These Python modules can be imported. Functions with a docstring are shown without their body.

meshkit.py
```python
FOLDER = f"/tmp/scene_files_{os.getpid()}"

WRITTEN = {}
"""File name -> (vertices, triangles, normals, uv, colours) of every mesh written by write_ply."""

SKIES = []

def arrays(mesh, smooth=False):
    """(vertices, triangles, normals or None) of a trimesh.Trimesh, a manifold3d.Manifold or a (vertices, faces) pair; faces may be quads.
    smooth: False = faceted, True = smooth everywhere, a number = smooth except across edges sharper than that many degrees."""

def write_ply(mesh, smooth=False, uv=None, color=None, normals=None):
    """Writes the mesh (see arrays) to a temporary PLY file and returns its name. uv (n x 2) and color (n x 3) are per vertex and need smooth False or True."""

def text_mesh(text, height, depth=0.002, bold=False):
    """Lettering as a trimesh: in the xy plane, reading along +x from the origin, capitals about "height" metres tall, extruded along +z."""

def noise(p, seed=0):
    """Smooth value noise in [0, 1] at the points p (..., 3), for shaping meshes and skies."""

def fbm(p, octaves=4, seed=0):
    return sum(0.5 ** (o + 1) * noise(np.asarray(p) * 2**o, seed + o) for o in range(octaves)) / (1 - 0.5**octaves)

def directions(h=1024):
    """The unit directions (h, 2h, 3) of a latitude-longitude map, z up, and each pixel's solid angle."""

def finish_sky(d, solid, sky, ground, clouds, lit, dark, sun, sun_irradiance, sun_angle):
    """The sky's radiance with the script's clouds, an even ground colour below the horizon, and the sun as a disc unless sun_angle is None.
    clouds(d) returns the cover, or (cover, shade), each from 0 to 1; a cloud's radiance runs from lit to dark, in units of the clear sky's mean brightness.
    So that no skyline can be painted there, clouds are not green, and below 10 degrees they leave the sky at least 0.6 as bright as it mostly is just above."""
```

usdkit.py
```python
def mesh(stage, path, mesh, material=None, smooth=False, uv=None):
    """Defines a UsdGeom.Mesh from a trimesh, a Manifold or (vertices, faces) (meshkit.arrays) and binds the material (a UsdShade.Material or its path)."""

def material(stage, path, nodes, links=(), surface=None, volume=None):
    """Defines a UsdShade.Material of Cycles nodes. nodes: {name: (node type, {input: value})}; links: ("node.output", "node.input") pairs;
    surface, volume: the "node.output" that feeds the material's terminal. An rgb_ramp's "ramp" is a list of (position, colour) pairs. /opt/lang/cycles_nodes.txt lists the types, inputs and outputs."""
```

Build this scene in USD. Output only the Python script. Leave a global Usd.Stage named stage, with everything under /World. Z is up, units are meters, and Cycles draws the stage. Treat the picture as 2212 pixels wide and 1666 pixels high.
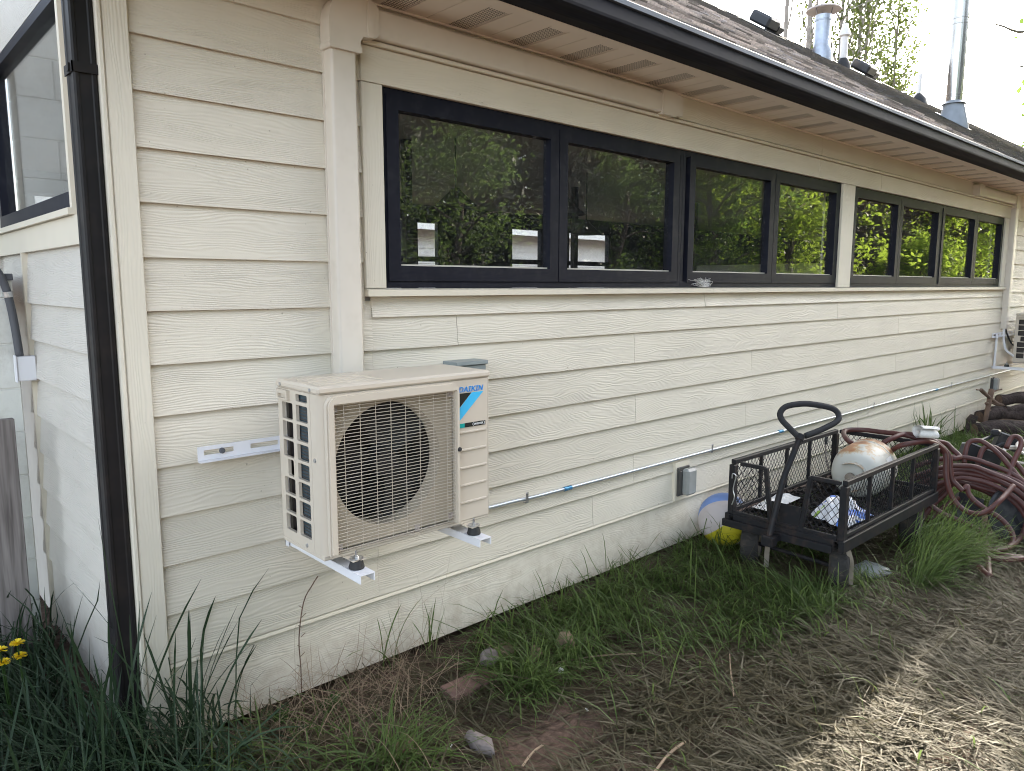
import math, random
import numpy as np
import trimesh
import shapely.geometry as sg
import usdkit, meshkit
from pxr import Usd, UsdGeom, UsdLux, UsdShade, Gf, Sdf, Vt

stage = Usd.Stage.CreateInMemory()
UsdGeom.SetStageUpAxis(stage, UsdGeom.Tokens.z)
UsdGeom.SetStageMetersPerUnit(stage, 1.0)
UsdGeom.Xform.Define(stage, '/World')
rng = np.random.default_rng(7)
random.seed(7)
PI = math.pi

# ------------------------------------------------------------------ camera, sky, sun, exposure
CAM = np.array([-0.6534, -2.6503, 1.60])
YAW, PIT, ROL = math.radians(47.373), math.radians(-7.725), math.radians(0.06)
FW = np.array([math.cos(PIT) * math.cos(YAW), math.cos(PIT) * math.sin(YAW), math.sin(PIT)])
RT = np.array([math.sin(YAW), -math.cos(YAW), 0.0])
UP = np.cross(RT, FW)
R2 = math.cos(ROL) * RT + math.sin(ROL) * UP
U2 = -math.sin(ROL) * RT + math.cos(ROL) * UP
cam = UsdGeom.Camera.Define(stage, '/World/camera')
cam.CreateHorizontalApertureAttr(36.0)
cam.CreateVerticalApertureAttr(36.0 * 771 / 1024)
cam.CreateFocalLengthAttr(1601.0 / 2212 * 36.0)
cam.CreateClippingRangeAttr(Gf.Vec2f(0.05, 1000))
cam.AddTransformOp().Set(Gf.Matrix4d(*R2, 0, *U2, 0, *(-FW), 0, *CAM, 1))
EXPOSURE = 2.45
cam.CreateExposureAttr(EXPOSURE)

SUN_EL, SUN_AZ = math.radians(29.0), math.radians(11.8)      # azimuth from +x towards +y
SUN = np.array([math.cos(SUN_EL) * math.cos(SUN_AZ), math.cos(SUN_EL) * math.sin(SUN_AZ), math.sin(SUN_EL)])
dome = UsdLux.DomeLight.Define(stage, '/World/sky')
dome.GetPrim().SetCustomDataByKey('kind', 'structure')
skymat = usdkit.material(stage, '/World/Looks/sky', {
    's': ('sky_texture', {'sky_type': 'single_scattering', 'sun_disc': False, 'sun_elevation': SUN_EL,
                          'sun_rotation': math.atan2(SUN[0], SUN[1]), 'aerosol_density': 2.6, 'ozone_density': 0.6, 'altitude': 100.0}),
    'bw': ('rgb_to_bw', {}), 'cc': ('combine_color', {'color_type': 'rgb'}), 'g1': ('math', {'math_type': 'multiply', 'value2': 1.01}), 'g3': ('math', {'math_type': 'multiply', 'value2': .955}),
    'mx': ('mix', {'fac': .52}),
    'b': ('background_shader', {'strength': 0.15})}, [('s.color', 'bw.color'), ('bw.val', 'g1.value1'), ('bw.val', 'g3.value1'), ('g1.value', 'cc.r'), ('bw.val', 'cc.g'), ('g3.value', 'cc.b'),
    ('s.color', 'mx.color1'), ('cc.color', 'mx.color2'), ('mx.color', 'b.color')], surface='b.background')
UsdShade.MaterialBindingAPI.Apply(dome.GetPrim()).Bind(skymat)
sun = UsdLux.DistantLight.Define(stage, '/World/sun')
sun.CreateNormalizeAttr(True)
sun.CreateIntensityAttr(0.85)
sun.CreateAngleAttr(0.5)
sun.CreateColorAttr(Gf.Vec3f(1.0, 0.89, 0.72))
zz = SUN
xx = np.cross([0, 0, 1.0], zz); xx /= np.linalg.norm(xx)
yy = np.cross(zz, xx)
sun.AddTransformOp().Set(Gf.Matrix4d(*xx, 0, *yy, 0, *zz, 0, 0, 0, 0, 1))

# ------------------------------------------------------------------ naming, things, parts
COUNT, ORIGIN = {}, {}


def numbered(parent, name):
    k = COUNT.get((parent, name), 0)
    COUNT[(parent, name)] = k + 1
    return f'{parent}/{name}' if k == 0 else f'{parent}/{name}_{k:03d}'


def tag(path, label=None, cat=None, group=None, kind=None):
    p = stage.GetPrimAtPath(path)
    for k, v in (('label', label), ('category', cat), ('group', group), ('kind', kind)):
        if v:
            p.SetCustomDataByKey(k, v)


def thing(name, label, cat, loc=(0, 0, 0), group=None, parent='/World'):
    path = numbered(parent, name)
    x = UsdGeom.Xform.Define(stage, path)
    off = np.array(loc, float) - ORIGIN.get(parent, np.zeros(3))
    x.AddTranslateOp().Set(Gf.Vec3d(*map(float, off)))
    ORIGIN[path] = np.array(loc, float)
    tag(path, label, cat, group)
    return path


def arr(m):
    if hasattr(m, 'to_mesh'):
        mm = m.to_mesh()
        return np.array(mm.vert_properties[:, :3]), np.array(mm.tri_verts)
    if isinstance(m, trimesh.Trimesh):
        return np.array(m.vertices), np.array(m.faces)
    v, f = np.asarray(m[0], float), np.asarray(m[1], int)
    if f.shape[1] == 4:
        f = np.vstack([f[:, [0, 1, 2]], f[:, [0, 2, 3]]])
    return v, f


def obj(name, m, mat, parent='/World', smooth=False, label=None, cat=None, group=None, kind=None):
    v, f = arr(m)
    o = ORIGIN.get(parent, np.zeros(3))
    path = numbered(parent, name)
    usdkit.mesh(stage, path, (v - o, f), '/World/Looks/' + mat, smooth=smooth)
    ORIGIN[path] = o
    tag(path, label, cat, group, kind)
    return path


def cat(parts):
    vs, fs, n = [], [], 0
    for m in parts:
        v, f = arr(m)
        vs.append(v); fs.append(f + n); n += len(v)
    return np.vstack(vs), np.vstack(fs)


BF = np.array([[0, 2, 3], [0, 3, 1], [4, 5, 7], [4, 7, 6], [0, 1, 5], [0, 5, 4], [2, 6, 7], [2, 7, 3], [0, 4, 6], [0, 6, 2], [1, 3, 7], [1, 7, 5]])


def box(x0, x1, y0, y1, z0, z1):
    v = np.array([[x, y, z] for z in (z0, z1) for y in (y0, y1) for x in (x0, x1)], float)
    return v, BF


def cbox(x0, x1, y0, y1, z0, z1, c=0.004):
    """Box with chamfered edges."""
    pts = []
    for sx in (0, 1):
        for sy in (0, 1):
            for sz in (0, 1):
                p = np.array([(x0, x1)[sx], (y0, y1)[sy], (z0, z1)[sz]], float)
                d = np.array([c if sx == 0 else -c, c if sy == 0 else -c, c if sz == 0 else -c])
                for k in range(3):
                    q = p + d
                    q[k] = p[k]
                    pts.append(q)
    return arr(trimesh.convex.convex_hull(np.array(pts)))


def xf(m, mat4=None, rot=None, t=(0, 0, 0), s=1.0):
    v, f = arr(m)
    v = v * s
    if rot is not None:
        v = v @ np.asarray(rot).T
    return v + np.array(t, float), f


def rotm(axis, deg):
    return trimesh.transformations.rotation_matrix(math.radians(deg), axis)[:3, :3]


def basis(d):
    d = np.array(d, float); d /= np.linalg.norm(d)
    a = np.array([0, 0, 1.0]) if abs(d[2]) < .9 else np.array([1.0, 0, 0])
    x = np.cross(a, d); x /= np.linalg.norm(x)
    return np.stack([x, np.cross(d, x), d], 1)


def lathe(profile, n=24, base=(0, 0, 0), axis=(0, 0, 1)):
    pr = np.array(profile, float)
    a = np.arange(n) / n * 2 * PI
    v = np.stack([np.outer(np.cos(a), pr[:, 0]), np.outer(np.sin(a), pr[:, 0]), np.tile(pr[:, 1], (n, 1))], -1).reshape(-1, 3)
    k = len(pr)
    f = []
    for i in range(n):
        for j in range(k - 1):
            p, q = i * k + j, ((i + 1) % n) * k + j
            f += [[p, q, q + 1], [p, q + 1, p + 1]]
    return v @ basis(axis).T + np.array(base, float), np.array(f)


def catmull(P, k=6, closed=False):
    P = np.array(P, float)
    if closed:
        Q = np.vstack([P[-1], P, P[0], P[1]])
    else:
        Q = np.vstack([2 * P[0] - P[1], P, 2 * P[-1] - P[-2]])
    out = []
    for i in range(1, len(Q) - 2):
        a, b, c, d = Q[i - 1:i + 3]
        for t in np.arange(k) / k:
            out.append(.5 * (2 * b + (c - a) * t + (2 * a - 5 * b + 4 * c - d) * t * t + (3 * b - a - 3 * c + d) * t ** 3))
    if not closed:
        out.append(P[-1])
    return np.array(out)


def tube(P, r, n=8, closed=False, cap=True):
    P = np.array(P, float)
    m = len(P)
    r = np.broadcast_to(np.asarray(r, float), (m,))
    T = np.roll(P, -1, 0) - np.roll(P, 1, 0) if closed else np.gradient(P, axis=0)
    T /= np.maximum(np.linalg.norm(T, axis=1, keepdims=True), 1e-9)
    N = np.zeros_like(P)
    N[0] = basis(T[0])[:, 0]
    for i in range(1, m):
        N[i] = N[i - 1] - T[i] * (N[i - 1] @ T[i])
        N[i] /= max(np.linalg.norm(N[i]), 1e-9)
    B = np.cross(T, N)
    a = np.arange(n) / n * 2 * PI
    v = (P[:, None] + r[:, None, None] * (np.cos(a)[None, :, None] * N[:, None] + np.sin(a)[None, :, None] * B[:, None])).reshape(-1, 3)
    f = []
    for i in range(m if closed else m - 1):
        for j in range(n):
            p, q = i * n + j, i * n + (j + 1) % n
            p2, q2 = ((i + 1) % m) * n + j, ((i + 1) % m) * n + (j + 1) % n
            f += [[p, q, q2], [p, q2, p2]]
    if cap and not closed:
        v = np.vstack([v, P[0], P[-1]])
        for j in range(n):
            f += [[len(v) - 2, (j + 1) % n, j], [len(v) - 1, (m - 1) * n + j, (m - 1) * n + (j + 1) % n]]
    return v, np.array(f)


def extr(poly, h):
    """Polygon (in its own x, y) extruded along z from 0 to h."""
    gs = getattr(poly, 'geoms', [poly])
    return cat([arr(trimesh.creation.extrude_polygon(g, h, engine='earcut')) for g in gs])


def along_x(yz, x0, x1):
    """Polygon in (y, z) extruded along x."""
    v, f = extr(yz if hasattr(yz, 'area') else sg.Polygon(yz), x1 - x0)
    return np.stack([v[:, 2] + x0, v[:, 0], v[:, 1]], 1), f


def along_y(xz, y0, y1):
    """Polygon in (x, z) extruded along y."""
    v, f = extr(xz if hasattr(xz, 'area') else sg.Polygon(xz), y1 - y0)
    return np.stack([v[:, 0], y1 - v[:, 2], v[:, 1]], 1), f


# ------------------------------------------------------------------ materials
L = '/World/Looks/'


def pm(name, col, rough=.5, metal=0., var=.06, vs=6., bump=0., bs=200., dist=.001, island=0., objvar=0., dirt=None, dirt_amt=.4, dirt_scale=4., spec=.5, coat=0.):
    """Painted or plain surface with colour drift, fine relief, per-piece tone and optional blotchy dirt."""
    c = np.array(col, float)
    n = {'tc': ('geometry', {}), 'n1': ('noise_texture', {'scale': vs, 'detail': 4.0}),
         'r1': ('rgb_ramp', {'ramp': [(.25, tuple(c * (1 - var))), (.75, tuple(np.minimum(c * (1 + var), .95)))]}),
         'p': ('principled_bsdf', {'roughness': rough, 'metallic': metal, 'specular_ior_level': spec, 'coat_weight': coat})}
    l = [('tc.position', 'n1.vector'), ('n1.fac', 'r1.fac')]
    last = 'r1.color'
    if island or objvar:
        src = 'tc.random_per_island' if island else 'oi.random'
        if objvar and not island:
            n['oi'] = ('object_info', {})
        a = island or objvar
        n['rr'] = ('map_range', {'from_min': 0., 'from_max': 1., 'to_min': 1 - a, 'to_max': 1 + a})
        n['h'] = ('hsv', {})
        l += [(src, 'rr.value'), ('rr.result', 'h.value'), (last, 'h.color')]
        last = 'h.color'
    if dirt is not None:
        n['n2'] = ('noise_texture', {'scale': dirt_scale, 'detail': 8.0, 'roughness': .65})
        n['r2'] = ('rgb_ramp', {'ramp': [(.5, (0, 0, 0)), (.68, (dirt_amt,) * 3)]})
        n['mx'] = ('mix', {'color2': dirt})
        l += [('tc.position', 'n2.vector'), ('n2.fac', 'r2.fac'), ('r2.color', 'mx.fac'), (last, 'mx.color1')]
        last = 'mx.color'
    l.append((last, 'p.base_color'))
    if bump:
        n['n3'] = ('noise_texture', {'scale': bs, 'detail': 5.0})
        n['b'] = ('bump', {'strength': bump, 'distance': dist})
        l += [('tc.position', 'n3.vector'), ('n3.fac', 'b.height'), ('b.normal', 'p.normal')]
    usdkit.material(stage, L + name, n, l, surface='p.BSDF')


def wood_siding(name, col, axis='x', freq=34., depth=.0016, rough=.55, strength=.8):
    """Painted fibre-cement boards with an embossed wood grain running along one axis."""
    along, across = (1.1, 5.5)
    sc = {'x': (along, 3.0, across), 'y': (3.0, along, across), 'z': (across, across, along)}[axis]
    waxis = {'x': 'z', 'y': 'z', 'z': 'x'}[axis]
    c = np.array(col)
    n = {'g': ('geometry', {}), 'oi': ('object_info', {}), 'off': ('vector_math', {'math_type': 'scale', 'vector1': (7.3, 3.1, 5.7)}),
         'rs': ('math', {'math_type': 'multiply', 'value2': 9.0}),
         'ad': ('vector_math', {'math_type': 'add'}),
         'm': ('mapping', {'scale': sc}), 'n': ('noise_texture', {'scale': 1.0, 'detail': 3.0, 'roughness': .55}),
         'mul': ('math', {'math_type': 'multiply', 'value2': .17}),
         'sep': ('separate_xyz', {}), 'sum': ('math', {'math_type': 'add'}), 'cv': ('combine_xyz', {}),
         'w': ('wave_texture', {'wave_type': 'bands', 'bands_direction': 'x', 'scale': freq, 'distortion': 1.2, 'detail': 2.0, 'detail_scale': 1.5}),
         'm2': ('mapping', {'scale': tuple(np.array(sc) * np.array([2, 2, 1.6]))}), 'n2': ('noise_texture', {'scale': 2.0, 'detail': 3.0}),
         'mask': ('map_range', {'from_min': .35, 'from_max': .65, 'to_min': .35, 'to_max': 1.0, 'clamp': True}),
         'ht': ('math', {'math_type': 'multiply'}),
         'nf': ('noise_texture', {'scale': 260.0, 'detail': 3.0}), 'nfm': ('math', {'math_type': 'multiply', 'value2': .22}),
         'hs': ('math', {'math_type': 'add'}),
         'b': ('bump', {'strength': strength, 'distance': depth}),
         'nv': ('noise_texture', {'scale': 2.3, 'detail': 5.0}),
         'r': ('rgb_ramp', {'ramp': [(.3, tuple(c * .95)), (.7, tuple(c * 1.03))]}),
         'rr': ('map_range', {'from_min': 0., 'from_max': 1., 'to_min': .965, 'to_max': 1.025}), 'h': ('hsv', {}),
         'nd': ('noise_texture', {'scale': 55., 'detail': 2.0}), 'rd': ('rgb_ramp', {'ramp': [(.735, (0, 0, 0)), (.77, (.55, .55, .55))]}),
         'mx': ('mix', {'color2': (.20, .16, .11)}),
         'gs': ('separate_xyz', {}), 'zr': ('map_range', {'from_min': .34, 'from_max': -.04, 'to_min': 0., 'to_max': .62, 'clamp': True}), 'ns': ('noise_texture', {'scale': 13., 'detail': 7.0, 'roughness': .7}),
         'nr': ('map_range', {'from_min': .42, 'from_max': .66, 'to_min': .12, 'to_max': 1., 'clamp': True}), 'sm': ('math', {'math_type': 'multiply'}), 'ms': ('mix', {'color2': (.33, .25, .17)}),
         'p': ('principled_bsdf', {'roughness': rough, 'specular_ior_level': .35})}
    l = [('g.position', 'gs.vector'), ('gs.z', 'zr.value'), ('g.position', 'ns.vector'), ('ns.fac', 'nr.value'), ('zr.result', 'sm.value1'), ('nr.result', 'sm.value2'), ('sm.value', 'ms.fac'), ('mx.color', 'ms.color1'),
         ('oi.random', 'rs.value1'), ('rs.value', 'off.scale'), ('g.position', 'ad.vector1'), ('off.vector', 'ad.vector2'),
         ('ad.vector', 'm.vector'), ('m.vector', 'n.vector'), ('n.fac', 'mul.value1'), ('ad.vector', 'sep.vector'),
         (f'sep.{waxis}', 'sum.value1'), ('mul.value', 'sum.value2'), ('sum.value', 'cv.x'), ('cv.vector', 'w.vector'),
         ('ad.vector', 'm2.vector'), ('m2.vector', 'n2.vector'), ('n2.fac', 'mask.value'), ('w.fac', 'ht.value1'), ('mask.result', 'ht.value2'),
         ('g.position', 'nf.vector'), ('nf.fac', 'nfm.value1'), ('ht.value', 'hs.value1'), ('nfm.value', 'hs.value2'),
         ('hs.value', 'b.height'), ('b.normal', 'p.normal'), ('ad.vector', 'nv.vector'), ('nv.fac', 'r.fac'),
         ('oi.random', 'rr.value'), ('rr.result', 'h.value'), ('r.color', 'h.color'), ('h.color', 'mx.color1'),
         ('g.position', 'nd.vector'), ('nd.fac', 'rd.fac'), ('rd.color', 'mx.fac'), ('ms.color', 'p.base_color')]
    usdkit.material(stage, L + name, n, l, surface='p.BSDF')


CREAM = (.655, .602, .505)
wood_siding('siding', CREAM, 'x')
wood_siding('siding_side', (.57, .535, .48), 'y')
wood_siding('trim_wood', (.655, .605, .505), 'x', freq=26., depth=.0008)
wood_siding('trim_wood_upright', (.655, .605, .505), 'z', freq=26., depth=.0009)
pm('trim_smooth', (.65, .59, .48), .5, var=.03, bump=.2, bs=120)
pm('duct_plastic', (.63, .575, .50), .38, var=.03, vs=3., dirt=(.35, .3, .22), dirt_amt=.12, dirt_scale=9.)
pm('soffit', (.84, .77, .68), .5, var=.04, vs=3.)
pm('gutter_black', (.009, .0095, .015), .65, var=.25, vs=4., dirt=(.03, .027, .026), dirt_amt=.3, dirt_scale=3., spec=.16)
pm('gutter_lip', (.085, .105, .135), .6, var=.15, vs=5., spec=.2)
pm('window_black', (.0065, .0072, .0135), .5, var=.15, vs=9., bump=.1, bs=90, dirt=(.08, .08, .085), dirt_amt=.10, dirt_scale=14., spec=.16)
pm('downspout_black', (.007, .006, .0065), .5, var=.4, vs=9., dirt=(.03, .022, .018), dirt_amt=.5, dirt_scale=6., bump=.2, bs=80, spec=.3)
pm('shingle', (.325, .29, .275), .65, var=.35, vs=60., bump=.7, bs=420, dist=.002, island=.7)
pm('shingle_single', (.325, .29, .275), .65, var=.35, vs=60., bump=.7, bs=420, dist=.002, objvar=.7)
pm('roof_deck', (.05, .045, .045), .9)
pm('galvanized', (.34, .36, .40), .28, 1., var=.18, vs=14., dirt=(.35, .33, .3), dirt_amt=.5, dirt_scale=8.)
pm('stainless', (.50, .48, .45), .2, 1., var=.12, vs=3.)
pm('galv_dull', (.25, .27, .29), .5, .4, var=.12, vs=9.)
pm('zinc_conduit', (.62, .66, .72), .3, .85, var=.1, vs=9.)
pm('coupling_blue', (.10, .28, .46), .3, .7, var=.3, vs=60.)
pm('cap_tan', (.42, .37, .34), .5, .2, var=.1)
pm('pvc_white', (.66, .63, .62), .4, var=.05)
pm('rubber_black', (.016, .016, .017), .6, var=.3, vs=30.)
pm('vent_black', (.02, .021, .024), .38, var=.2)
pm('unit_beige', (.52, .46, .38), .33, var=.02, vs=3., bump=.05, bs=300)
pm('unit_shroud', (.43, .37, .285), .45, var=.04)
pm('unit_white', (.70, .70, .73), .35, var=.02)
pm('fan_black', (.010, .010, .011), .4, var=.2)
pm('coil_dark', (.035, .028, .025), .5, var=.3, vs=30.)
pm('coil_blue', (.030, .050, .062), .35, .4, var=.5, vs=40.)
pm('logo_blue', (.0, .20, .60), .4, var=0.01)
pm('logo_cyan', (.045, .42, .72), .4, var=0.01)
pm('logo_black', (.006, .008, .007), .4, var=0.01)
pm('logo_teal', (.0, .30, .28), .4, var=0.01)
pm('logo_white', (.75, .76, .76), .4, var=0.01)
pm('steel_bolt', (.5, .5, .5), .3, .9, var=.2, vs=60.)
pm('grey_box', (.23, .26, .26), .45, var=.06)
pm('pipe_grey', (.075, .078, .09), .5, var=.1)
pm('block_paint', (.66, .655, .61), .7, var=.06, vs=5., bump=.6, bs=70, dist=.003, dirt=(.25, .2, .14), dirt_amt=.35, dirt_scale=3.)
pm('clear_plastic', (.27, .275, .265), .25, var=.12, vs=20.)
pm('outlet_dark', (.05, .048, .045), .5, var=.3)
pm('cart_black', (.008, .008, .0095), .5, var=.3, vs=30., bump=.25, bs=150, dirt=(.075, .045, .032), dirt_amt=.3, dirt_scale=18., spec=.28)
pm('cart_rust', (.10, .065, .05), .8, var=.4, vs=25., bump=.4, bs=120)
pm('foam_black', (.012, .012, .014), .75, var=.2, vs=40.)
pm('tyre', (.016, .0145, .0135), .85, var=.4, vs=25., bump=.6, bs=60, dist=.004, dirt=(.075, .055, .04), dirt_amt=.6, dirt_scale=16.)
pm('rim_cream', (.20, .17, .135), .5, var=.15, vs=20., dirt=(.15, .10, .06), dirt_amt=.5, dirt_scale=20.)
pm('hose_red', (.060, .0165, .0135), .52, var=.3, vs=7., bump=.15, bs=160, dirt=(.12, .065, .055), dirt_amt=.3, dirt_scale=12.)
pm('reel_black', (.014, .014, .016), .35, var=.3, vs=12., dirt=(.08, .075, .07), dirt_amt=.35, dirt_scale=12.)
pm('reel_silver', (.62, .63, .65), .25, .8, var=.1)
pm('reel_pale', (.52, .48, .42), .4, var=.1)
pm('towel_white', (.74, .73, .71), .9, var=.06, vs=40., bump=1., bs=220, dist=.004)
pm('ball_white', (.47, .42, .41), .45, var=.06, vs=8., dirt=(.3, .25, .2), dirt_amt=.25, dirt_scale=12.)
pm('ball_blue', (.13, .22, .46), .45, var=.12, vs=12.)
pm('ball_yellow', (.42, .37, .02), .45, var=.12, vs=12.)
pm('ball_pink', (.50, .10, .20), .45, var=.1)
pm('log_bark', (.040, .026, .022), .9, var=.45, vs=14., bump=1., bs=35, dist=.02, dirt=(.10, .07, .06), dirt_amt=.5, dirt_scale=8.)
pm('twig', (.13, .08, .055), .85, var=.3, vs=14.)
pm('log_end', (.12, .075, .05), .9, var=.3, vs=40.)
pm('rock_tan', (.23, .165, .105), .9, var=.25, vs=25., bump=.8, bs=60, dist=.006)
pm('rock_grey', (.20, .165, .15), .9, var=.25, vs=25., bump=.8, bs=60, dist=.006)
pm('brick_red', (.19, .11, .085), .9, var=.25, vs=25., bump=.7, bs=60, dist=.004)
pm('petal', (.70, .68, .64), .6)
pm('dandelion', (.80, .60, .01), .6, var=.15, vs=200.)
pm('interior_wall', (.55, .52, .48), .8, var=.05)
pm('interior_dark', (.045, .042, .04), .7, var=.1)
pm('interior_floor', (.12, .10, .08), .6)
pm('white_siding', (.74, .74, .74), .5, var=.02)
pm('grey_shingle', (.33, .33, .35), .85, var=.1, island=.15)
pm('bark', (.10, .08, .065), .9, var=.3, vs=9.)
pm('bark_pale', (.26, .23, .20), .9, var=.25, vs=4.)
pm('cable', (.02, .02, .02), .6)

# weathered boards
usdkit.material(stage, L + 'weathered_wood', {
    'g': ('geometry', {}), 'oi': ('object_info', {}), 'm': ('mapping', {'scale': (45., 45., 2.2)}), 'n': ('noise_texture', {'scale': 1.3, 'detail': 6.0, 'distortion': .4}),
    'r': ('rgb_ramp', {'ramp': [(.3, (.10, .085, .08)), (.55, (.21, .185, .175)), (.8, (.30, .27, .255))]}),
    'nk': ('voronoi_texture', {'scale': 5.5}), 'rk': ('rgb_ramp', {'ramp': [(.04, (.9, .9, .9)), (.10, (0, 0, 0))]}), 'mx': ('mix', {'color2': (.05, .035, .028)}),
    'b': ('bump', {'strength': .5, 'distance': .003}), 'p': ('principled_bsdf', {'roughness': .85})},
    [('g.position', 'm.vector'), ('m.vector', 'n.vector'), ('n.fac', 'r.fac'), ('g.position', 'nk.vector'), ('nk.distance', 'rk.fac'), ('rk.color', 'mx.fac'),
     ('r.color', 'mx.color1'), ('mx.color', 'p.base_color'), ('n.fac', 'b.height'), ('b.normal', 'p.normal')], surface='p.BSDF')

# window glass: transparent for light, mirror by angle; a little dust
usdkit.material(stage, L + 'glass', {
    'lw': ('layer_weight', {'blend': .5}), 'pw': ('math', {'math_type': 'power', 'value2': 4.6}), 'f': ('math', {'math_type': 'multiply_add', 'value2': .92, 'value3': .075}), 't': ('transparent_bsdf', {'color': (.975, .985, .98)}), 'gl': ('glossy_bsdf', {'roughness': 0.0, 'color': (.97, .97, .97)}),
    'm': ('mix_closure', {}), 'd': ('diffuse_bsdf', {'color': (.6, .6, .58)}), 'g': ('geometry', {}), 'n': ('noise_texture', {'scale': 90., 'detail': 4.0}),
    'n2': ('noise_texture', {'scale': 2.5, 'detail': 2.0}),
    'r': ('rgb_ramp', {'ramp': [(.55, (.006,) * 3), (.72, (.09,) * 3)]}), 'mm': ('math', {'math_type': 'multiply'}), 'm2': ('mix_closure', {})},
    [('lw.facing', 'pw.value1'), ('pw.value', 'f.value1'), ('f.value', 'm.fac'), ('t.BSDF', 'm.closure1'), ('gl.BSDF', 'm.closure2'), ('g.position', 'n.vector'), ('n.fac', 'r.fac'), ('g.position', 'n2.vector'),
     ('r.color', 'mm.value1'), ('n2.fac', 'mm.value2'), ('mm.value', 'm2.fac'), ('m.closure', 'm2.closure1'), ('d.BSDF', 'm2.closure2')], surface='m2.closure')

# rusty white tank
usdkit.material(stage, L + 'tank_white', {
    'g': ('geometry', {}), 'n': ('noise_texture', {'scale': 7.0, 'detail': 8.0, 'roughness': .7}),
    'm': ('mapping', {'scale': (1., 1., 1.)}), 'sep': ('separate_xyz', {}), 'sep2': ('separate_xyz', {}),
    'up': ('map_range', {'from_min': .2, 'from_max': 1.0, 'to_min': -.10, 'to_max': .20, 'clamp': True}),
    'bk': ('map_range', {'from_min': 4.22, 'from_max': 4.50, 'to_min': 0.0, 'to_max': .13, 'clamp': True}),
    'a': ('math', {'math_type': 'add'}), 'a2': ('math', {'math_type': 'add'}),
    'r': ('rgb_ramp', {'ramp': [(.60, (.46, .455, .41)), (.66, (.42, .32, .20)), (.73, (.34, .17, .08)), (.86, (.23, .11, .06))]}),
    'b': ('bump', {'strength': .2, 'distance': .002}), 'p': ('principled_bsdf', {'roughness': .5})},
    [('g.position', 'n.vector'), ('g.normal', 'sep.vector'), ('sep.z', 'up.value'), ('g.position', 'sep2.vector'), ('sep2.x', 'bk.value'), ('n.fac', 'a.value1'),
     ('up.result', 'a.value2'), ('a.value', 'a2.value1'), ('bk.result', 'a2.value2'), ('a2.value', 'r.fac'), ('r.color', 'p.base_color'), ('a2.value', 'b.height'), ('b.normal', 'p.normal')], surface='p.BSDF')

# crumpled printed bag
usdkit.material(stage, L + 'bag', {
    'g': ('geometry', {}), 'n': ('noise_texture', {'scale': 5.0, 'detail': 2.0, 'distortion': .8}),
    'r': ('rgb_ramp', {'interpolate': False, 'ramp': [(0, (.25, .42, .05)), (.34, (.66, .67, .70)), (.52, (.07, .17, .55)), (.68, (.66, .67, .70))]}),
    'p': ('principled_bsdf', {'roughness': .3})}, [('g.position', 'n.vector'), ('n.fac', 'r.fac'), ('r.color', 'p.base_color')], surface='p.BSDF')


def leafmat(name, stops, trans=.45, rough=.5):
    usdkit.material(stage, L + name, {
        'g': ('geometry', {}), 'r': ('rgb_ramp', {'ramp': stops}), 'p': ('principled_bsdf', {'roughness': rough, 'specular_ior_level': .3}),
        't': ('translucent_bsdf', {}), 'h': ('hsv', {'value': 1.2, 'saturation': .95}), 'm': ('mix_closure', {'fac': trans})},
        [('g.random_per_island', 'r.fac'), ('r.color', 'p.base_color'), ('r.color', 'h.color'), ('h.color', 't.color'), ('p.BSDF', 'm.closure1'), ('t.BSDF', 'm.closure2')],
        surface='m.closure')


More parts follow.
